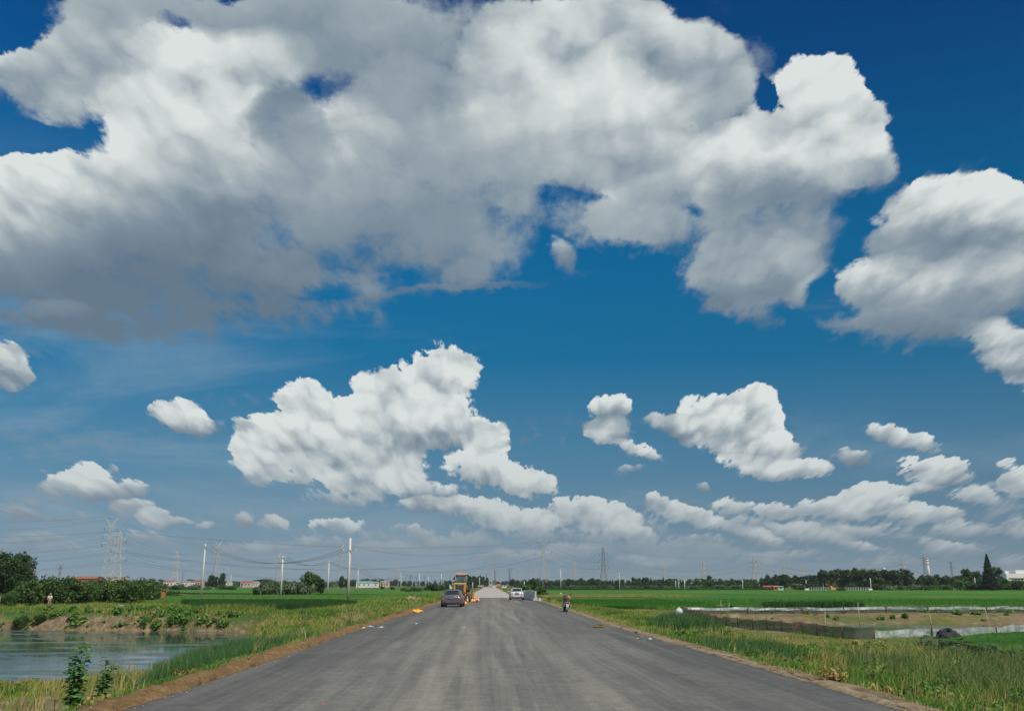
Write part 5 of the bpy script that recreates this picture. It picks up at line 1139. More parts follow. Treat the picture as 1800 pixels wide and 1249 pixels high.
# ------------------------------------------------------------------ wheel loader seen from behind
M_yel = plain('loader_yellow', (.56, .31, .03), .5, coat=.2, var=.15)
M_oran = plain('roof_orange', (.62, .25, .06), .5, var=.15)
M_rust = plain('rusty_brown', (.22, .085, .035), .8, var=.3)
M_dusty = plain('dusty_tyre', (.12, .10, .075), .95, var=.35)
lx, ly, _ = at_road(808.5, 1057.3); r = empty('wheel_loader', (lx, ly + 1.2, 0), R(-2), 'yellow wheel loader with orange cab roof parked at the left road side', 'loader')
for s in (-1, 1):
    for y in (0, 2.9): wheel(r, (s * .92, y, .72), .72, .46, M_dusty, M_yel, 6, lug=True)
    b = MB(); b.loft([[(s * .66, -.75, 1.30), (s * 1.15, -.75, 1.30), (s * 1.15, -.72, 1.36), (s * .66, -.72, 1.36)], [(s * .66, -.4, 1.50), (s * 1.15, -.4, 1.50), (s * 1.15, -.4, 1.56), (s * .66, -.4, 1.56)], [(s * .66, .5, 1.52), (s * 1.15, .5, 1.52), (s * 1.15, .5, 1.58), (s * .66, .5, 1.58)], [(s * .66, .85, 1.3), (s * 1.15, .85, 1.3), (s * 1.15, .88, 1.35), (s * .66, .88, 1.35)]]); b.build('mudguard', M_black, r)
b = MB(); b.box((0, .3, .95), (1.2, 2.6, .55)); b.box((0, 2.6, .85), (.9, 1.8, .6)); b.build('chassis', M_rust, r, bevel=.03)
b = MB()
for s in (-1, 1): b.box((s * .56, -.85, 1.45), (.20, 1.5, 1.0), taper=(.9, 1))
b.box((0, -.85, 1.98), (1.30, 1.55, .14), taper=(.94, .94)); b.build('rear_hood', M_yel, r, bevel=.03)
b = MB(); b.box((0, -1.50, 1.42), (.90, .10, .92)); gl = b.build('radiator_grille', M_black, r)
b = MB()
for i in range(7): b.box((0, -1.56, 1.08 + i * .11), (.84, .03, .025))
b.box((0, -1.565, 1.80), (.5, .02, .10)); b.build('grille_bars', M_steel_dark, gl)
b = MB(); b.box((0, -1.45, .72), (1.45, .45, .40), taper=(1, .8)); b.box((.55, -1.5, 1.0), (.30, .4, .2)); b.build('counterweight', M_rust, r, bevel=.04)
b = MB()
for sx in (-.58, .58):
    for sy in (.15, 1.55): b.tube([(sx, sy, 1.55), (sx * .97, sy * (.98) + .01, 3.0)], .045, 6)
b.box((0, .85, 1.62), (1.25, 1.5, .14)); b.box((0, .85, 2.08), (1.22, 1.46, .05)); b.box((0, .13, 1.9), (1.2, .04, .38)); b.build('cab_frame', M_steel_dark, r)
b = MB(); quad_panel(b, [(-.54, .12, 2.12), (.54, .12, 2.12), (.52, .14, 2.92), (-.52, .14, 2.92)], .01); b.build('rear_window', M_cabglass, r)
for s in (-1, 1):
    b = MB(); q = [(s * .585, .2, 2.1), (s * .585, 1.5, 2.1), (s * .57, 1.5, 2.92), (s * .57, .2, 2.92)]; quad_panel(b, q, .01); b.build('side_window', M_cabglass, r)
b = MB(); quad_panel(b, [(-.54, 1.58, 1.8), (.54, 1.58, 1.8), (.52, 1.56, 2.92), (-.52, 1.56, 2.92)], .01); b.build('windscreen', M_cabglass, r)
b = MB(); b.box((0, .85, 3.05), (1.34, 1.75, .16), taper=(.92, .92)); b.build('cab_roof', M_oran, r, bevel=.04)
b = MB(); b.box((.02, .75, 1.95), (.5, .5, .14)); b.box((.02, .52, 2.25), (.46, .12, .62)); b.tube([(-.2, 1.2, 1.9), (-.12, 1.0, 2.35)], .03, 6); b.lathe((-.12, 1.0, 2.38), [(.17, 0), (.19, .015), (.17, .03)], 14); b.build('driver_seat', M_black, r)
for s in (-1, 1):
    b = MB(); b.tube([(s * .6, 1.55, 2.85), (s * .85, 1.35, 2.85), (s * .88, 1.3, 2.75)], .018, 5); b.box((s * .88, 1.28, 2.56), (.17, .05, .34)); b.build('mirror', M_black, r)
    b = MB(); b.box((s * .50, -1.62, .98), (.14, .05, .10)); b.build('tail_light', M_red, r)
    b = MB(); b.loft([[(s * .42, 2.2, 1.7), (s * .54, 2.2, 1.7), (s * .54, 2.2, 1.95), (s * .42, 2.2, 1.95)], [(s * .42, 3.6, 1.3), (s * .54, 3.6, 1.3), (s * .54, 3.6, 1.55), (s * .42, 3.6, 1.55)], [(s * .42, 4.6, .5), (s * .54, 4.6, .5), (s * .54, 4.6, .7), (s * .42, 4.6, .7)]]); b.build('lift_arm', M_yel, r)
b = MB(); b.loft([[(-1.2, 4.4, .15), (-1.2, 5.3, .05), (-1.2, 5.3, .1), (-1.2, 4.5, .3), (-1.2, 4.6, .95), (-1.2, 4.5, 1.0)], [(1.2, 4.4, .15), (1.2, 5.3, .05), (1.2, 5.3, .1), (1.2, 4.5, .3), (1.2, 4.6, .95), (1.2, 4.5, 1.0)]]); b.build('bucket', M_yel, r)
b = MB(); b.tube([(.3, -.6, 2.05), (.3, -.6, 2.5)], .05, 8); b.build('exhaust_stack', M_black, r)
b = MB()
for i in range(4): b.box((-.95, .95, .55 + i * .28), (.10, .40, .03))
b.tube([(-.95, .75, .5), (-.85, .75, 1.6)], .02, 5); b.tube([(-.95, 1.15, .5), (-.85, 1.15, 1.6)], .02, 5); b.build('ladder', M_yel, r)
b = MB(); b.add([(-.72, -1.1, 1.42), (-1.12, -1.1, 1.42), (-1.12, -1.08, 1.8), (-1.1, -1.1, 1.86), (-.75, -1.12, 1.44)], [(0, 1, 2, 3, 4)]); b.tube([(-1.13, -1.09, .95), (-1.13, -1.09, 1.9)], .015, 5); b.build('white_pennant', M_whitep, r)

# ------------------------------------------------------------------ scooter seen from behind
M_silver = plain('silver_mudguard', (.50, .54, .52), .35, .3)
M_cream = plain('cream_panel', (.42, .36, .24), .45)
M_maroon = plain('maroon_bag', (.20, .035, .03), .7, var=.4, scale=14)
x_, y_, _ = at_road(996.3, 1075.2); r = empty('scooter', (x_, y_ + .3, 0), R(4), 'dark motor scooter parked on the right road edge with a maroon bag on top', 'scooter'); r.rotation_euler = (0, R(4), R(4))
for y in (0, 1.25):
    o = empty('wheel', (0, y, .26)); o.parent = r
    b = MB(); b.lathe((0, 0, 0), [(.17, -.045), (.24, -.055), (.26, 0), (.24, .055), (.17, .045)], 22, 'x'); b.build('tyre', M_tyre, o)
    b = MB(); b.lathe((0, 0, 0), [(.01, -.05), (.17, -.035), (.17, .035), (.01, .05)], 18, 'x'); b.build('rim', M_rim, o)
b = MB(); b.loft([[(-.085, -.26, .14), (.085, -.26, .14), (.085, -.23, .14), (-.085, -.23, .14)], [(-.095, -.34, .34), (.095, -.34, .34), (.09, -.30, .34), (-.09, -.30, .34)], [(-.105, -.30, .56), (.105, -.30, .56), (.1, -.26, .56), (-.1, -.26, .56)]]); b.build('rear_mudguard', M_silver, r, bevel=.01)
b = MB(); b.loft([[(-.12, -.30, .50), (.12, -.30, .50), (.14, -.28, .72), (-.14, -.28, .72)], [(-.17, .0, .34), (.17, .0, .34), (.17, .0, .78), (-.17, .0, .78)], [(-.16, .55, .30), (.16, .55, .30), (.15, .55, .74), (-.15, .55, .74)]], smooth=False); b.loft([[(-.18, .5, .22), (.18, .5, .22), (.18, .5, .30), (-.18, .5, .30)], [(-.18, .95, .22), (.18, .95, .22), (.18, .95, .30), (-.18, .95, .30)]]); b.build('body', M_black, r, bevel=.03)
for s in (-1, 1):
    b = MB(); b.loft([[(s * .13, -.28, .50), (s * .17, -.25, .48), (s * .18, -.2, .70), (s * .14, -.26, .72)], [(s * .19, .1, .30), (s * .23, .1, .30), (s * .21, .1, .66), (s * .17, .1, .68)], [(s * .17, .5, .28), (s * .2, .5, .28), (s * .18, .5, .5), (s * .15, .5, .52)]]); b.build('side_panel', M_cream, r)
    b = MB(); b.tube([(s * .18, .15, .26), (s * .30, .12, .24)], .018, 6); b.build('foot_peg', M_rim, r)
b = MB(); b.box((0, -.31, .66), (.25, .06, .07)); b.build('tail_light', plain('amber_lens', (.50, .20, .11), .3), r, bevel=.01)
b = MB(); b.loft([[(-.12, -.32, .76), (.12, -.32, .76), (.11, -.32, .82), (-.11, -.32, .82)], [(-.16, .1, .74), (.16, .1, .74), (.15, .1, .84), (-.15, .1, .84)], [(-.14, .6, .70), (.14, .6, .70), (.13, .6, .78), (-.13, .6, .78)]]); b.build('seat', M_black, r, bevel=.02)
b = MB(); b.box((0, -.30, .745), (.20, .03, .025)); b.tube([(-.13, .0, .85), (-.14, -.32, .84), (.14, -.32, .84), (.13, .0, .85)], .012, 6); b.build('grab_rail', M_chrome, r)
b = MB(); b.loft([[(-.17, .92, .30), (.17, .92, .30), (.17, .98, .30), (-.17, .98, .30)], [(-.20, 1.0, .65), (.20, 1.0, .65), (.18, 1.06, .65), (-.18, 1.06, .65)], [(-.13, 1.05, .98), (.13, 1.05, .98), (.1, 1.12, .98), (-.1, 1.12, .98)]]); b.tube([(0, 1.06, 1.0), (0, 1.12, .6), (0, 1.25, .28)], .03, 6); b.build('leg_shield', M_black, r, bevel=.015)
b = MB(); b.tube([(-.34, .92, 1.02), (-.18, 1.0, 1.06), (.18, 1.0, 1.06), (.34, .92, 1.02)], .018, 6); b.box((0, 1.03, 1.05), (.22, .12, .14)); b.build('handlebar', M_black, r, bevel=.008)
for s in (-1, 1):
    b = MB(); b.tube([(s * .22, 1.0, 1.06), (s * .33, .97, 1.18)], .009, 5); b.ball((s * .37, .955, 1.225), (.068, .02, .048)); b.build('mirror', M_white if s < 0 else M_black, r)
b = MB(); b.tube([(.13, .05, .26), (.17, -.1, .24), (.17, -.36, .27)], [.03, .05, .045], 10); b.build('exhaust_pipe', M_rim, r)
b = MB(); b.tube([(-.12, .4, .24), (-.2, .45, .02)], .012, 5); b.build('side_stand', M_black, r)
b = MB(); g = random.Random(4); b.ball((0, -.02, .955), (.175, .19, .12)); b.ball((-.06, -.1, .93), (.12, .14, .10)); bag = b.build('bag', [M_maroon], None, (x_, y_ + .3, .02)); tag(bag, 'lumpy maroon and black bag lying on the scooter seat', 'bag')
b = MB(); b.box((.19, .10, .985), (.20, .22, .03), rot=(.1, .5, .3)); b.box((.14, .14, 1.03), (.12, .18, .04), rot=(0, .2, .5)); cl = b.build('cloth', M_whitep, None, (x_, y_ + .3, .02), bevel=.01); tag(cl, 'pale folded cloth stuck out beside the bag on the scooter', 'cloth')

# ------------------------------------------------------------------ jersey barriers
M_barr = plain('barrier_concrete', (.50, .49, .45), .9, var=.15, scale=2)
pa_, pb2 = Vector((2.85, 113.6, 0)), Vector((1.75, 131.6, 0)); dirv = (pb2 - pa_).normalized(); ang = math.atan2(dirv.y, dirv.x) - math.pi / 2
prof = [(-.27, 0), (.27, 0), (.27, .16), (.13, .36), (.09, .98), (.12, 1.02), (.12, 1.1), (-.12, 1.1), (-.12, 1.02), (-.09, .98), (-.13, .36), (-.27, .16)]
b = MB(); b.loft([[(x, .02, z) for x, z in prof], [(x, 2.94, z) for x, z in prof]]); barm = b.mesh('block', M_barr)
lb_ = ['nearest concrete barrier of the row, its pale end face towards us', 'second concrete barrier from the near end of the row', 'third concrete barrier from the near end of the row', 'third concrete barrier from the far end of the row', 'second concrete barrier from the far end of the row', 'farthest concrete barrier of the row beside the white car']
for i in range(6):
    p = pa_ + dirv * 3.0 * i; r = link('concrete_barrier', barm, None, (p.x, p.y, .005), ang); tag(r, lb_[i], 'barrier', 'concrete barriers beside the white car')
x_, y_, _ = at_road(948.5, 1055.8); b = MB(); b.box((0, 0, .16), (.34, .3, .32), taper=(.92, .9)); tag(b.build('concrete_block', M_barr, None, (x_, y_, .005), .2, .02), 'small pale concrete block right of the barriers', 'block')

# ------------------------------------------------------------------ cones, bags, tarpaulin, litter
M_orange = plain('cone_orange', (.78, .13, .02), .5); M_reflw = plain('cone_white_band', (.78, .76, .72), .4)
def cone(px, yb, label, h=.6, grp='traffic cones beside the loader'):
    x, y, _ = at_road(px, yb); r = empty('traffic_cone', (x, y, .004), random.random(), label, 'cone', grp)
    b = MB(); b.box((0, 0, .025), (.34, .34, .05)); b.build('base', M_black, r, bevel=.01)
    b = MB(); b.lathe((0, 0, .05), [(.13, 0), (.105, h * .25)], 14); b.lathe((0, 0, .05), [(.078, h * .5), (.058, h * .7)], 14, mi=0); b.lathe((0, 0, .05), [(.04, h * .86), (.026, h), (.0, h)], 14); b.build('body', M_orange, r)
    b = MB(); b.lathe((0, 0, .05), [(.105, h * .25), (.078, h * .5)], 14); b.lathe((0, 0, .05), [(.058, h * .7), (.04, h * .86)], 14); b.build('band', M_reflw, r)
cone(821.6, 1057.8, 'white and orange cone standing against the loader tyre'); cone(834.3, 1058.2, 'leftmost orange cone of the three on the road'); cone(837.6, 1055.8, 'middle orange cone, standing a little farther back'); cone(841.2, 1057.4, 'rightmost orange cone of the three on the road')
def lump(name, loc, size, mat, label, cat, seed, n=18, rough=.35, rz=0.0, parent=None, group=None):
    b = MB(); m = 9; vs = []
    for i in range(m + 1):
        t_ = math.pi / 2 * i / m
        for k in range(n):
            a = math.tau * k / n; w_ = 1 + rough * (mnoise.noise(Vector((math.cos(a) * 1.7 + seed, math.sin(a) * 1.7, t_ * 2))) ); zz = max(0, math.cos(t_) * (1 + rough * 1.2 * mnoise.noise(Vector((math.cos(a) * 2.5, math.sin(a) * 2.5 + seed, t_ * 3)))))
            vs.append((size[0] * math.sin(t_) * math.cos(a) * w_, size[1] * math.sin(t_) * math.sin(a) * w_, size[2] * zz - .01))
    b.add(vs, [((i + 1) * n + k, (i + 1) * n + (k + 1) % n, i * n + (k + 1) % n, i * n + k) for i in range(m) for k in range(n)], 0, rough < .4)
    o = b.build(name, mat, parent, loc, rz); return tag(o, label, cat, group)
M_yelbag = plain('yellow_plastic', (.80, .42, .03), .5, var=.2, scale=9)
x_, y_, _ = at_road(817.5, 1060.2); lump('yellow_sack', (x_, y_, 0), (.22, .18, .22), M_yelbag, 'small yellow sack between the car and the loader tyre', 'sack', 1)
x_, y_, _ = at_road(830.2, 1056.5); lump('yellow_sack', (x_, y_, 0), (.26, .2, .27), M_yelbag, 'yellow sack lying left of the three cones', 'sack', 2)
x_, y_, _ = at_road(827.0, 1056.2); lump('yellow_sack', (x_, y_, 0), (.16, .2, .24), M_yelbag, 'narrow yellow sack leaning by the loader tyre', 'sack', 5)
x_, y_, _ = at_road(734, 1075.5); lump('yellow_tarpaulin', (x_ - .1, y_ + .3, .02), (.42, .5, .16), M_yelbag, 'crumpled yellow tarpaulin on the left edge of the asphalt', 'tarpaulin', 3, 26, .6)
p = gpt(726, 1057); lump('rubble_heap', (p.x, p.y, p.z - .1), (1.5, 2.2, .75), M_grit, 'pale rubble and earth heap on the left verge beyond the yellow tarpaulin', 'heap', 4, 34, .75)
p = gpt(834, 1049); lump('rubble_heap', (-9.6, 168, gz(-9.6, 168)), (1.2, 2.0, .9), M_grit, 'small grey rubble heap beside the concrete road left side', 'heap', 8, 30, .8)
M_litter = plain('white_litter', (.50, .52, .52), .6)
LIT = [(732, 1095.6, .10, 'white scrap on the asphalt near the left road edge'), (815, 1101.8, .07, 'white scrap in the middle left of the asphalt'), (608.5, 1107.8, .13, 'pale plastic bag on the left soil berm'), (639.5, 1105.2, .11, 'white rag at the left asphalt edge beside another'), (650.6, 1102.8, .13, 'largest white rag at the left asphalt edge'), (671, 1102.2, .12, 'white rag just inside the left asphalt edge'),
 (525.7, 1137.5, .09, 'white scrap on the brown berm'), (418.5, 1168, .10, 'grey stone on the brown berm near the left'), (428.5, 1171.5, .08, 'pale stone at the foot of the berm'), (1143, 1122.5, .10, 'largest pale shard at the right road edge'), (1127, 1117, .05, 'pale shard left of the largest at the right road edge'), (1121, 1121, .05, 'leftmost pale shard at the right road edge'), (1133, 1124, .04, 'small shard in front of the others on the right'), (1130, 1119.5, .04, 'tiny shard amid the others on the right')]
for i, (px, py, s_, lb) in enumerate(LIT):
    x, y, _ = at_road(px, py); zz = .05 if py > 1100 and px < 660 else .0
    lump('litter', (x, y, zz), (s_ * .7, s_ * 1.1, s_ * .4), M_litter, lb, 'litter', 20 + i, 9, .7, i)
x, y, _ = at_road(567.6, 1235.5); lump('litter', (x, y, 0), (.035, .06, .02), plain('pink_plastic', (.45, .08, .14), .5), 'tiny pink wrapper on the near left asphalt', 'litter', 50, 8, .7)
x, y, _ = at_road(1052, 1101.5); lump('mud_clod', (x, y, 0), (.34, .35, .09), M_soil, 'flattened brown clod of mud near the right road edge', 'clod', 51, 22, .9)
# crumbs of stone along the berms
b = MB(); g = random.Random(9)
for i in range(520):
    y = 11 * (60 / 11) ** g.random(); s = g.choice((-1, -1, 1)); e = lerp_tab(RL if s < 0 else RR, y); x = e + s * g.uniform(-.35, .75) * (1 if s < 0 else .6); q = g.uniform(.006, .020)
    b.box((x, y, .02 + (.10 if 0 < (x - e) * s else 0) * g.random()), (q, q * 1.4, q), rot=(g.random() * 3, g.random() * 3, g.random() * 3))
tag(b.build('gravel', plain('pale_stone', (.34, .31, .26), .9)), 'loose pale stone crumbs scattered along both road edges', 'gravel', kind='stuff')

# ================================================================== the pond fences
t = NT('dark_netting'); t.put(t.bsdf, 'Alpha', .72); M_net = t.fin(t.ramp(t.noise(t.pos(), 3, 4, .6), [(.3, (.030, .036, .042)), (.7, (.075, .085, .095))]), .6)
t = NT('clear_film'); n = t.noise(t.scale(t.pos(), (1.4, 1.4, .6)), 2.2, 5, .7, 1.0); t.put(t.bsdf, 'Alpha', .88); t.bump(n, .8, .05); M_film = t.fin(t.ramp(n, [(.35, (.20, .23, .25)), (.5, (.34, .38, .40)), (.68, (.60, .64, .66))]), .28, 0, .6)
M_post = plain('rusty_post', (.13, .055, .04), .8, var=.3); M_bamboo = plain('bamboo', (.42, .34, .22), .7, var=.2)
def fence(pts, h, label, zf0=0.0, zf1=1.0, mat=M_net, mat2=None, post_every=3.5, ph_=.08, seed=1, pr_=.035):
    """netting from zf0*h to zf1*h; with mat2 a film band is hung above it"""
    P3 = [Vector((x, y, 0)) for x, y in pts]; L = [0]
    for a, b_ in zip(P3, P3[1:]): L.append(L[-1] + (b_ - a).length)
    def at(s):
        for i in range(len(P3) - 1):
            if s <= L[i + 1] or i == len(P3) - 2:
                q = P3[i].lerp(P3[i + 1], (s - L[i]) / (L[i + 1] - L[i])); return q
    p0 = P3[0]; r = empty('pond_fence', (p0.x, p0.y, gz(p0.x, p0.y)), 0, label, 'fence'); z00 = gz(p0.x, p0.y); g = random.Random(seed)
    n = int(L[-1] / .35)
    def band(a0, a1, m_, nm, off):
        rows = 5; V_ = []; 
        for i in range(n + 1):
            s = L[-1] * i / n; q = at(s); zg = gz(q.x, q.y); sag = .06 * h * (1 - math.cos(math.tau * s / post_every)) + .05 * mnoise.noise(Vector((s * .35, seed, 0)))
            for k in range(rows):
                u = a0 + (a1 - a0) * k / (rows - 1); V_.append((q.x - p0.x + .05 * mnoise.noise(Vector((s * 1.3, u * 3, seed))), q.y - p0.y + off + .10 * mnoise.noise(Vector((s * .9, u * 2.5, seed + 9))), zg - z00 + u * h - (sag * u)))
        F = [(i * rows + k, (i + 1) * rows + k, (i + 1) * rows + k + 1, i * rows + k + 1) for i in range(n) for k in range(rows - 1)]
        link(nm, fast_mesh(nm, np.array(V_), np.array(F), m_, smooth=True), r)
    band(zf0, zf1, mat, 'netting', 0)
    if mat2: band(zf1 - .04, 1.0, mat2, 'film', .02)
    s = .1
    while s < L[-1]:
        q = at(s); b = MB(); hh = h * (1.0 + ph_ * g.random() * 3); b.tube([(0, 0, -.2), (g.uniform(-.03, .03), 0, hh)], pr_, 6); b.build('post', M_post, r, (q.x - p0.x, q.y - p0.y - .05, gz(q.x, q.y) - z00)); s += post_every * g.uniform(.75, 1.2)
    return r
fence([(16.6, 91.5), (15.2, 78), (14.4, 68.5), (15.0, 62), (15.9, 57), (16.9, 51.6), (17.9, 49.6), (18.95, 49.9)], .62, 'dark sagging net fence on rusty posts leading away beside the reeds', post_every=2.2)
fence([(18.98, 49.95), (19.9, 51.4), (21.5, 51.7), (23.6, 51.9), (26, 52.4), (29.5, 55.5), (33, 58.7), (45, 65), (66, 74)], .42, 'low crinkled white plastic fence along the near pond edge', mat=M_film, post_every=4.2, ph_=.25, seed=5)
fence([(16.7, 92), (22, 92.2), (28.6, 92.8), (42, 96), (56, 99.5), (76, 103.5), (100, 107), (130, 112)], .62, 'long net fence topped with white film on the far bank', 0, .55, M_net, M_film, 6.0, .05, 7, .045)
def stake(px, yt, dist, label, lean=0.0, cross=False):
    p = D(px, yt, dist); z = gz(p.x, p.y); b = MB(); b.tube([(0, 0, -.2), (lean, 0, p.z - z)], [.028, .018], 6)
    if cross: b.tube([(-.35, 0, (p.z - z) * .62), (.3, 0, (p.z - z) * .66)], .02, 5)
    tag(b.build('bamboo_stake', M_bamboo, None, (p.x - lean, p.y, z)), label, 'stake')
stake(1508, 1058.5, 62, 'tall pale bamboo stake in front of the far pond bank', 0); stake(1634, 1078.5, 62, 'shorter bamboo stake at the near pond edge behind the white fence', -.15); stake(1731, 1066, 70, 'leaning bamboo stake on the right near the pond bank', -.35)
stake(1267, 1054, 88, 'bamboo stake with a cross piece behind the left part of the fence', .05, True); stake(1282, 1059, 84, 'thin leaning stake right of the crossed one', .3); stake(1450, 1074, 56, 'rough pale stake beside the dark net fence', .05); stake(1, 1047, 101, 'thin stake on the bank above the seated angler', 0)
p = gpt(1290, 1096); b = MB(); b.box((0, 0, .28), (.66, .04, .56)); b.box((-.2, -.03, .28), (.03, .02, .56)); b.box((.2, -.03, .28), (.03, .02, .56)); tag(b.build('wooden_board', M_bamboo, None, (p.x + .3, p.y + 1.0, gz(p.x, p.y)), .1, .005), 'square weathered board standing behind the dark net fence', 'board')
p = gpt(1409, 1110); b = MB(); b.box((0, 0, .33), (.18, .05, .85), rot=(0, R(52), 0)); tag(b.build('plank', plain('pinkish_wood', (.36, .17, .13), .8), None, (p.x + .1, p.y + .9, gz(p.x, p.y) + .02), 0, .005), 'pinkish plank leaning behind the dark net fence', 'plank')
lump('net_bundle', (22.9, 50.0, gz(22.9, 50) + .02), (.62, .5, .42), plain('black_net_heap', (.025, .028, .03), .9, var=.4), 'heap of black netting against the white plastic fence', 'net bundle', 61, 26, .55)
lump('white_sack', (16.0, 90.5, gz(16, 90.5)), (.42, .4, .55), M_litter, 'white sack at the left end of the far fence', 'sack', 62, 16, .3)
p = gpt(212, 1068.5); b = MB(); b.lathe((0, 0, 0), [(.0, .0), (.14, .0), (.16, .2), (.30, .24), (.31, .34), (.27, .36), (.2, .28), (0, .26)], 16); tag(b.build('plastic_bucket', M_litter, None, (p.x, p.y, p.z)), 'white plastic bucket on the crest of the left pond bank', 'bucket')

# ================================================================== people
M_skin = plain('skin', (.38, .22, .15), .6); M_hair = plain('black_hair', (.015, .012, .012), .7)
def skinmesh(name, J, E, mat, parent, loc=(0, 0, 0), sub=2):
    """one continuous surface grown on a skeleton: J joint -> (x, y, z, radius)"""
    names = list(J); me = bpy.data.meshes.new(name)
    me.from_pydata([J[k][:3] for k in names], [(names.index(a), names.index(b_)) for a, b_ in E], []); me.materials.append(mat)
    o = link(name, me, parent, loc); md = o.modifiers.new('skin', 'SKIN'); md.use_smooth_shade = True
    for i, k in enumerate(names):
        q = J[k][3]; v = me.skin_vertices[0].data[i]; v.radius = (q, q) if not isinstance(q, tuple) else q; v.use_root = (i == 0)
    s_ = o.modifiers.new('sub', 'SUBSURF'); s_.levels = s_.render_levels = sub; return o
def person(loc, rz, label, shirt, trousers, hat=None, seated=False):
    r = empty('person', loc, rz, label, 'person')
    if not seated:
        J = {'pel': (0, 0, .92, .12), 'chest': (0, .02, 1.22, .14), 'neck': (0, .01, 1.42, .055), 'head': (0, -.02, 1.55, .085), 'crown': (0, -.01, 1.63, .07),
             'shL': (-.17, .02, 1.36, .06), 'elL': (-.25, .03, 1.10, .042), 'haL': (-.14, -.17, 1.02, .03), 'shR': (.17, .02, 1.36, .06), 'elR': (.25, .02, 1.10, .042), 'haR': (.12, -.18, 1.03, .03),
             'hiL': (-.10, 0, .85, .09), 'knL': (-.13, -.09, .47, .06), 'anL': (-.15, .05, .10, .04), 'toL': (-.16, -.10, .04, .035), 'hiR': (.10, 0, .85, .09), 'knR': (.10, -.02, .47, .06), 'anR': (.09, .10, .10, .04), 'toR': (.09, -.05, .04, .035)}
    else:
        J = {'pel': (0, .1, .28, .13), 'chest': (0, -.02, .58, .15), 'neck': (0, -.06, .80, .055), 'head': (0, -.10, .93, .085), 'crown': (0, -.09, 1.01, .07),
             'shL': (-.18, -.04, .73, .06), 'elL': (-.26, -.16, .50, .042), 'haL': (-.10, -.42, .50, .03), 'shR': (.18, -.04, .73, .06), 'elR': (.26, -.18, .50, .042), 'haR': (.08, -.42, .52, .03),
             'hiL': (-.11, .06, .26, .09), 'knL': (-.17, -.38, .44, .065), 'anL': (-.14, -.42, .08, .042), 'toL': (-.14, -.56, .04, .035), 'hiR': (.11, .06, .26, .09), 'knR': (.17, -.38, .44, .065), 'anR': (.14, -.44, .08, .042), 'toR': (.14, -.58, .04, .035)}
    E = [('pel', 'chest'), ('chest', 'neck'), ('neck', 'head'), ('head', 'crown')]
    for s in 'LR': E += [('chest', 'sh' + s), ('sh' + s, 'el' + s), ('el' + s, 'ha' + s), ('pel', 'hi' + s), ('hi' + s, 'kn' + s), ('kn' + s, 'an' + s), ('an' + s, 'to' + s)]
    skinmesh('body', J, E, M_skin, r)
    up = lambda ks, m_, g_: {k: (*J[k][:3], J[k][3] * m_ + g_) for k in ks}
    ks = ['chest', 'pel', 'shL', 'elL', 'shR', 'elR']; Jt = up(ks, 1.08, .012); skinmesh('shirt', Jt, [e for e in E if e[0] in ks and e[1] in ks], shirt, r)
    ks = ['pel', 'hiL', 'knL', 'anL', 'hiR', 'knR', 'anR']; Jt = up(ks, 1.12, .018); skinmesh('trousers', Jt, [e for e in E if e[0] in ks and e[1] in ks], trousers, r)
    hx, hy, hz = J['head'][:3]
    b = MB()
    for s in (-1, 1):
        b.ball((s * .032, hy - .082, hz + .015), .011); b.ball((s * .088, hy, hz), (.012, .025, .03))
    b.ball((0, hy - .092, hz - .01), (.012, .018, .02)); b.ball((0, hy - .083, hz - .045), (.024, .008, .007)); b.build('face', M_hair, r)
    for s in 'LR':
        h_ = J['ha' + s]; sx = -1 if s == 'L' else 1; b = MB()
        b.ball((h_[0], h_[1] - .03, h_[2]), (.035, .045, .018))
        for k in range(4): x = h_[0] + (k - 1.5) * .018; L = (.05, .062, .058, .045)[k]; b.tube([(x, h_[1] - .06, h_[2]), (x, h_[1] - .06 - L * .6, h_[2] - .008), (x, h_[1] - .06 - L, h_[2] - .03)], [.009, .008, .006], 5)
        b.tube([(h_[0] - sx * .03, h_[1] - .02, h_[2]), (h_[0] - sx * .055, h_[1] - .055, h_[2] - .01)], [.010, .007], 5); b.build('hand', M_skin, r)
    if hat: 
        b = MB(); b.lathe((hx, hy + .01, hz + .07), [(.19, -.02), (.17, .0), (.095, .01), (.09, .08), (.05, .11), (0, .115)], 18); b.build('hat', hat, r)
    else:
        b = MB(); b.ball((hx, hy + .02, hz + .045), (.098, .105, .085)); b.build('hair', M_hair, r)
    for s in 'LR':
        a = J['an' + s]; b = MB(); b.ball((a[0], a[1] - .07, .045), (.05, .14, .045)); b.build('shoe', M_black, r)
    return r
M_shirtw = plain('white_shirt', (.72, .74, .76), .8); M_khaki = plain('khaki_trousers', (.30, .26, .21), .85); M_darkc = plain('dark_shirt', (.025, .022, .025), .85); M_denim = plain('grey_jeans', (.13, .15, .18), .85); M_straw = plain('straw_hat', (.34, .28, .16), .8)
p = gpt(86, 1066.8); person((p.x, p.y, p.z + .01), R(35), 'person in a white shirt and sun hat walking along the pond bank', M_shirtw, M_khaki, M_straw)
b = MB(); b.box((0, 0, 0), (.10, .24, .34)); tag(b.build('shoulder_bag', plain('pink_bag', (.45, .08, .16), .7), None, (p.x - .28, p.y - .05, p.z + 1.05), R(35), .03), 'pink bag carried at the side of the walking person', 'bag')
q = D(4.5, 1093, 92.5); person((q.x, q.y, gz(q.x, q.y) + .02), R(-35), 'person in dark clothes sitting low on the pond bank fishing', M_darkc, M_denim, None, True)
b = MB(); b.box((0, 0, .16), (.36, .3, .03)); b.tube([(-.15, -.1, 0), (.15, .1, .16)], .012, 5); b.tube([(.15, -.1, 0), (-.15, .1, .16)], .012, 5); tag(b.build('folding_stool', M_denim, None, (q.x + .06, q.y + .1, gz(q.x, q.y))), 'low folding stool under the seated angler', 'stool')

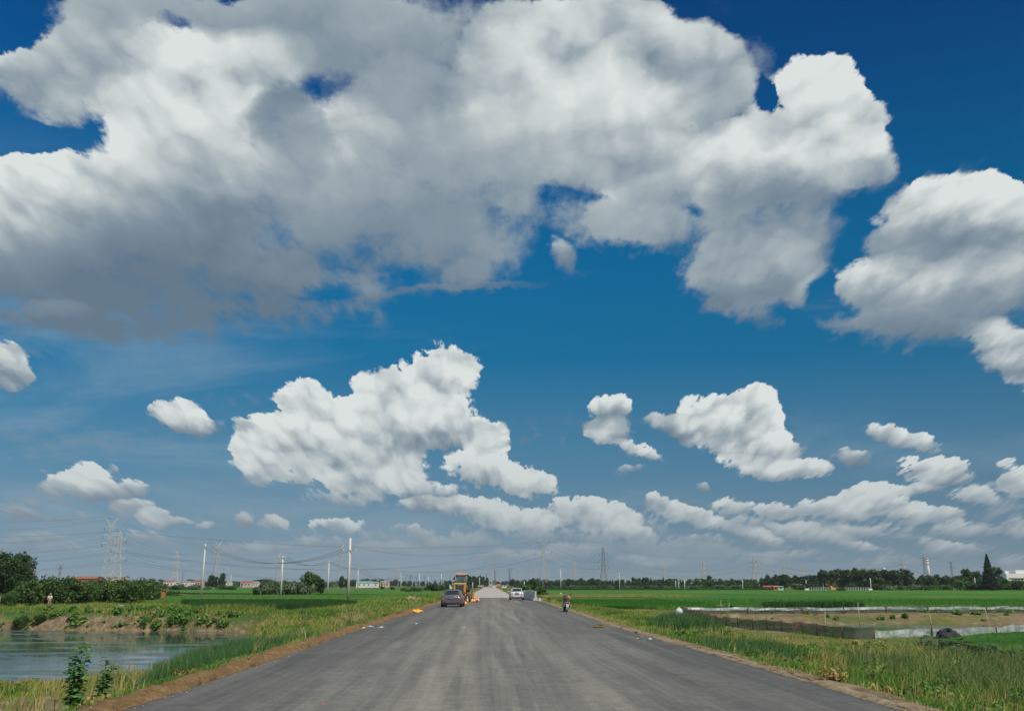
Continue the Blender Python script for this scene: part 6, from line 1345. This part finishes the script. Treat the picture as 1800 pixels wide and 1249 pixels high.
# ================================================================== buildings and far things
M_brick = plain('orange_brick', (.42, .14, .065), .9, var=.25, scale=5); M_render = plain('white_render', (.68, .68, .65), .85, var=.08); M_roofr = plain('red_roof', (.28, .09, .06), .85); M_blue = plain('blue_sheet', (.05, .16, .42), .6); M_teal = plain('teal_sheet', (.12, .34, .36), .6); M_greyr = plain('grey_roof', (.22, .22, .22), .8); M_beige = plain('beige_wall', (.48, .42, .34), .85); M_win = plain('dark_window', (.03, .035, .04), .2); M_redp = plain('red_band', (.50, .07, .05), .6)
def house(px, yb, dist, w, d_, h, wall, roof, label, gable=.5, flat=False, nwin=2, cat='house', name='house', rz=0.0, door=True, group=None):
    p = D(px, yb, dist); z = FIELD; r = empty(name, (p.x, p.y, z), rz, label, cat, group)
    b = MB(); b.box((0, d_ / 2, h / 2 - .1), (w, d_, h + .2))
    if not flat: b.add([(-w / 2, .003, h), (-w / 2, d_ - .003, h), (-w / 2, d_ / 2, h + gable), (w / 2, .003, h), (w / 2, d_ - .003, h), (w / 2, d_ / 2, h + gable)], [(0, 1, 2), (3, 5, 4)])
    b.build('wall', wall, r); b = MB()
    if flat: b.box((0, d_ / 2, h + .06), (w + .3, d_ + .3, .12))
    else:
        for s in (0, 1):
            y0 = -.25 if s == 0 else d_ + .25
            q = [(-w / 2 - .2, y0, h - .05), (w / 2 + .2, y0, h - .05), (w / 2 + .2, d_ / 2, h + gable + .06), (-w / 2 - .2, d_ / 2, h + gable + .06)]; quad_panel(b, q, .05)
    b.build('roof', roof, r)
    for i in range(nwin):
        x = -w / 2 + w * (i + .5 + (.0 if not door else .25)) / (nwin + (.5 if door else 0)); b = MB(); b.box((x, -.02, h * .58), (min(1.0, w / nwin * .4), .06, h * .32)); b.build('window', M_win, r)
    if door: b = MB(); b.box((-w / 2 + w * .1 + .3, -.02, h * .38), (.8 if w > 3 else .5, .06, h * .76)); b.build('door', M_win, r)
    return r
house(283, 1040, 172, 1.3, 1.6, 1.7, M_brick, M_brick, 'small orange brick hut at the right end of the bush thicket', .2, True, 0, 'hut', 'hut', R(10))
house(768, 1037, 400, 2.6, 2.5, 1.9, M_render, M_greyr, 'small white booth left of the loader', .2, True, 1, 'booth', 'booth', door=False)
house(783, 1036, 640, 4, 3, 2.2, M_render, M_greyr, 'low white shed almost hidden behind the car and hedge', .3, nwin=1, cat='shed', name='shed')
house(1352, 1037, 432, 4.4, 4, 1.6, M_brick, M_roofr, 'brown brick shed, left one of the three by the tree line', .5, nwin=1, cat='shed', name='shed')
house(1364.2, 1037, 430, 2.0, 3, 1.7, M_brick, plain('orange_roof', (.55, .20, .06), .7), 'narrow orange shed, middle one of the three', .3, nwin=1, cat='shed', name='shed', door=False)
house(1372.8, 1037, 430, 2.3, 3, 1.7, M_render, M_teal, 'white shed with a teal roof edge, right one of the three', .2, nwin=1, cat='shed', name='shed', door=False)
house(1405, 1030, 470, 3, 3, 2.4, M_render, M_greyr, 'white hut among the trees right of the sheds', .5, nwin=1, cat='hut', name='hut')
house(1618, 1030, 620, 7, 4, 5.2, M_render, M_blue, 'blue roofed shed glimpsed between trees below the chimney', .8, nwin=2, cat='shed', name='shed')
house(1600, 1035, 395, 3, 2, 1.1, M_render, M_greyr, 'low grey trough wall at the paddy edge left of the conifer', .1, True, 0, 'wall', 'low_wall', door=False)
house(150, 1012, 420, 10, 8, 5.2, plain('dull_brick', (.26, .13, .09), .9), M_roofr, 'long orange brick building with red roof behind the bushes', 1.0, nwin=6, cat='building', name='building')
house(128, 1012, 430, 4, 6, 4.8, M_beige, M_roofr, 'short beige house left of the long orange building', 1.2, nwin=2)
house(202, 1012, 520, 10, 8, 6.6, M_beige, M_greyr, 'grey beige building with frames at the feet of the pylon pair', .6, nwin=5, cat='building', name='building')
for i, (px, w, wl, rf, h) in enumerate([(296, 9, M_render, M_roofr, 5), (309, 7, M_beige, M_greyr, 4.2), (322, 10, M_render, M_greyr, 4.6), (336, 8, M_render, M_roofr, 4.8), (349, 6, M_beige, M_roofr, 5.4), (396, 9, M_render, M_greyr, 4.4), (432, 10, M_beige, M_roofr, 4.6), (447, 7, M_render, M_greyr, 4.2), (640, 14, M_render, M_teal, 4.2), (655, 10, M_render, M_greyr, 3.8), (676, 8, M_beige, M_greyr, 4.6)]):
    house(px, 1024, 820 + 23 * (i % 4), w, 7, h, wl, rf, ['white house with red roof, first of the far village from the left', 'beige house, second of the far village', 'long white house, third of the far village', 'white red roofed house, fourth of the far village', 'taller beige house just left of the crossarm pole', 'white house right of the second Y topped pylon', 'beige red roofed house behind the low shrubs left of the willowy clump', 'small white house at the left end of the willowy shrubs', 'long teal roofed white shed right of the smaller crossarm pole', 'pale low house right of the teal roofed shed', 'beige house between the teal roofed shed and the loader'][i], 1.2, nwin=3, group='houses of the far village')
for i, (px, w, yt) in enumerate([(1205, 12, 1024), (1232, 16, 1023), (1258, 9, 1025)]): house(px, 1030, 900, w, 8, 5.5, M_render, M_greyr, ['pale house far behind the five poles', 'long pale house far behind, right of the five poles', 'small pale house far behind the row of low trees'][i], 1, nwin=3)
# factory at the right edge
p = D(1795, 1018, 900); r = empty('factory', (p.x, p.y, FIELD), R(8), 'big white factory with stepped flat roofs at the right edge', 'factory')
b = MB(); b.box((0, 15, 6.5), (30, 30, 13)); b.box((26, 15, 5.5), (22, 28, 11)); b.build('hall', M_render, r); b = MB(); b.box((4, 8, 14.6), (13, 10, 3.2)); b.box((-10, 8, 14.2), (4, 5, 2.4)); b.box((22, 8, 12.6), (9, 9, 3.2)); b.build('roof_house', M_render, r)
for z in (4, 8): b = MB(); b.box((0, -.05, z), (26, .1, 1.2)); b.build('window_band', M_win, r)
b = MB(); b.box((-17, 10, 3.6), (9, 14, 7.2)); b.build('annex', plain('blue_grey_wall', (.20, .28, .34), .7), r)
# red and white chimney, conveyor
p = D(1629.5, 980, 1400); h = p.z - FIELD; r = empty('chimney', (p.x, p.y, FIELD), 0, 'tall white chimney with red bands at its top', 'chimney')
b = MB(); b.tube([(0, 0, 0), (0, 0, h)], [2.3, 1.5], 16); b.build('shaft', M_render, r)
for z in (.99, .90, .80): b = MB(); b.tube([(0, 0, h * (z - .045)), (0, 0, h * z)], [1.66 + (1 - z) * .8, 1.62 + (1 - z) * .8], 16); b.build('band', M_redp, r)
p = D(1580, 1010, 1100); r = empty('conveyor', (p.x, p.y, FIELD), 0, 'slanting pale conveyor gallery beside the pale pylon', 'conveyor'); b = MB(); b.tube([(7, 0, 3), (-6, 0, 17)], 1.1, 4, smooth=False); b.build('gallery', M_render, r); b = MB(); b.tube([(-5, 0, 0), (-5, 0, 16)], .4, 6); b.tube([(1, 0, 0), (1, 0, 9)], .4, 6); b.build('support', M_galv, r)
p = D(1554, 997, 1300); h = p.z - FIELD; r = empty('tank_tower', (p.x, p.y, FIELD), 0, 'thin tower with a small white tank above the tall tree line', 'tower'); b = MB(); b.tube([(0, 0, 0), (0, 0, h - 4)], .5, 8); b.build('mast', M_galv, r); b = MB(); b.lathe((0, 0, h - 4), [(0, 0), (1.6, .4), (1.8, 2.2), (1.2, 3.6), (0, 4)], 12); b.build('tank', M_render, r)
# blue capped tower by the far road
p = D(892.5, 1019.5, 1000); h = p.z - FIELD; r = empty('watch_tower', (p.x, p.y, FIELD), 0, 'little tower with a blue cap right of the concrete road end', 'tower'); b = MB(); b.tube([(0, 0, 0), (0, 0, h - 2.2)], [1.1, .95], 10); b.build('shaft', plain('pinkish_render', (.50, .36, .32), .8), r); b = MB(); b.lathe((0, 0, h - 2.2), [(0, -.2), (1.5, 0), (1.3, 1.3), (.7, 2.0), (0, 2.2)], 12); b.build('cap', M_blue, r)
# far vehicles and site huts on the concrete road
def truck(px, yb, label, body, s=1.0, dist=None):
    x, y, _ = at_road(px, yb); r = empty('truck', (x, y, .02), R(1), label, 'truck'); r.scale = (s,) * 3
    b = MB(); b.box((0, 0, .75), (1.9, 4.6, .25)); b.build('chassis', M_black, r); b = MB(); b.box((0, 3.0, 1.45), (1.9, 1.5, 1.7), taper=(.92, .8)); b.build('cab', body, r, bevel=.06)
    b = MB(); b.box((0, -.5, 1.5), (2.0, 4.0, 1.2), taper=(1.06, 1.02)); b.build('cargo_box', body, r); 
    for s_ in (-1, 1):
        for yy in (-1.5, 2.8): wheel(r, (s_ * .85, yy, .45), .45, .28)
    b = MB(); b.box((-.7, -2.56, .95), (.2, .05, .12)); b.box((.7, -2.56, .95), (.2, .05, .12)); b.build('tail_light', M_red, r)
truck(876, 1032.5, 'small orange truck at the right edge of the far concrete road', M_oran, .9); truck(862, 1032.8, 'small beige truck on the left edge of the far concrete road', plain('beige_paint', (.50, .36, .22), .5), .85)
house(884.5, 1031, 760, 5.5, 3, 2.1, M_render, M_greyr, 'long white site hut right of the far concrete road', .2, True, 2, 'hut', 'site_hut')
house(845, 1033, 560, 3.2, 3, 1.5, M_render, M_greyr, 'grey white site shelter left of the concrete road', .6, nwin=1, cat='hut', name='site_hut')
# orange digger
p = D(1464, 1039, 395); r = empty('digger', (p.x, p.y, FIELD), R(20), 'small orange digger with raised thin arm at the railing', 'digger')
b = MB(); b.box((0, 0, .25), (2.4, .45, .5)); b.box((0, 1.4, .25), (2.4, .45, .5)); b.build('track', M_black, r, bevel=.1); b = MB(); b.box((.2, .7, 1.0), (2.2, 1.6, .9), taper=(.85, .9)); b.build('body', M_oran, r, bevel=.1); b = MB(); b.box((-.4, .5, 1.75), (.9, .9, .8), taper=(.85, .85)); b.build('cab', M_oran, r, bevel=.05)
b = MB(); b.tube([(-1.0, .6, 1.1), (-2.2, .5, 2.3), (-3.0, .4, 3.0)], [.12, .10, .07], 5); b.tube([(1.0, .6, 1.3), (1.1, .6, 2.7)], .05, 5); b.build('arm', M_oran, r)
# white railing
p0, p1 = D(1421, 1039, 415), D(1531, 1039, 400); r = empty('white_railing', (p0.x, p0.y, FIELD), math.atan2(p1.y - p0.y, p1.x - p0.x), 'long white concrete railing along the far paddy edge', 'railing'); L = (p1 - p0).length
b = MB(); b.box((L / 2, 0, 1.35), (L, .28, .14)); b.box((L / 2, 0, .22), (L, .34, .44)); b.build('rail', M_render, r)
k = 0; x = .4
while x < L: b = MB(); b.box((x, 0, .86), (.42, .22, .84)); b.box((x, 0, 1.46), (.5, .32, .08)); b.build('baluster', M_render, r); x += 1.05
for px, lb in ((1418, 'pale boulder block at the left end of the white railing'), (1529.5, 'pale low block under the tall pale pole')): 
    p = D(px, 1039, 398); b = MB(); b.box((0, 0, .5), (2.0, 1.2, 1.0), taper=(.8, .8)); tag(b.build('concrete_block', M_render, None, (p.x, p.y, FIELD), .2, .08), lb, 'block')

# ================================================================== labels that single out look-alikes by their neighbours
LMK = [(-400, 'the left edge'), (60, 'the walker'), (205, 'the pylon pair'), (361, 'the crossarm pole'), (497, 'the shrub pole'), (616, 'the tallest pole'), (705, 'the short pole'), (800, 'the loader'), (868, 'the road end'), (940, 'the barriers'), (1060, 'the dark pylon'),
       (1192, 'the five poles'), (1305, 'the single pole'), (1364, 'the sheds'), (1464, 'the digger'), (1530, 'the railing end'), (1629, 'the chimney'), (1733, 'the conifer'), (1900, 'the right edge')]
NUM = ['first', 'second', 'third', 'fourth', 'fifth', 'sixth', 'seventh', 'eighth', 'ninth', 'tenth', 'eleventh', 'twelfth', 'thirteenth', 'fourteenth', 'fifteenth', 'sixteenth', 'seventeenth', 'eighteenth', 'nineteenth', 'twentieth']
by = {}
for o in list(COL.objects):
    if o.parent is None and 'label' in o and o.get('kind') is None: by.setdefault(o['label'], []).append(o)
SHORT = {'hazy blue green tree on the far left horizon': 'hazy far tree', 'hazy tree on the horizon behind the loader': 'hazy horizon tree', 'hazy dark tree where the concrete road meets the horizon': 'dark hazy tree', 'hazy tree on the horizon behind the right tree line': 'hazy tree behind the tree line'}
for lb, os_ in by.items():
    if len(os_) < 2: continue
    def pxof(o):
        v = o.location; c_, s_ = math.cos(PITCH), math.sin(PITCH); f = v.y * c_ + (v.z - CAM_H) * s_; return 900 + FPX * v.x / f
    os_.sort(key=pxof); seg = {}
    for o in os_:
        x = pxof(o); i = max(k for k, (a, _) in enumerate(LMK) if a <= max(x, -399)); seg.setdefault(min(i, len(LMK) - 2), []).append(o)
    for i, l in seg.items():
        for k, o in enumerate(l):
            w = SHORT.get(lb) or ' '.join(lb.split()[:5])
            if len(w.split()) > 3: w = {'grey green shrub': 0}.get(w) or ' '.join(w.split()[:4])
            while w.split()[-1] in ('in', 'on', 'the', 'at', 'of', 'behind', 'along', 'between', 'left', 'right'): w = ' '.join(w.split()[:-1])
            o['label'] = '%s, %s from left between %s and %s' % (w, NUM[k] if k < 20 else 'one', LMK[i][1], LMK[i + 1][1])
            if 'group' not in o: o['group'] = lb

# ================================================================== the air
hz_b = MB(); hz_b.box((0, 3000, 33), (9600, 8600, 74))
hm = bpy.data.materials.new('haze'); hm.use_nodes = True; hn = hm.node_tree; hn.nodes.remove(hn.nodes['Principled BSDF'])
pv = hn.nodes.new('ShaderNodeVolumePrincipled'); pv.inputs['Color'].default_value = (.80, .88, .95, 1); pv.inputs['Density'].default_value = HAZE_D; pv.inputs['Anisotropy'].default_value = .2
hn.links.new(pv.outputs[0], hn.nodes['Material Output'].inputs['Volume'])
tag(hz_b.build('haze', hm), 'thin pale haze hanging over the plain', 'haze', kind='stuff')
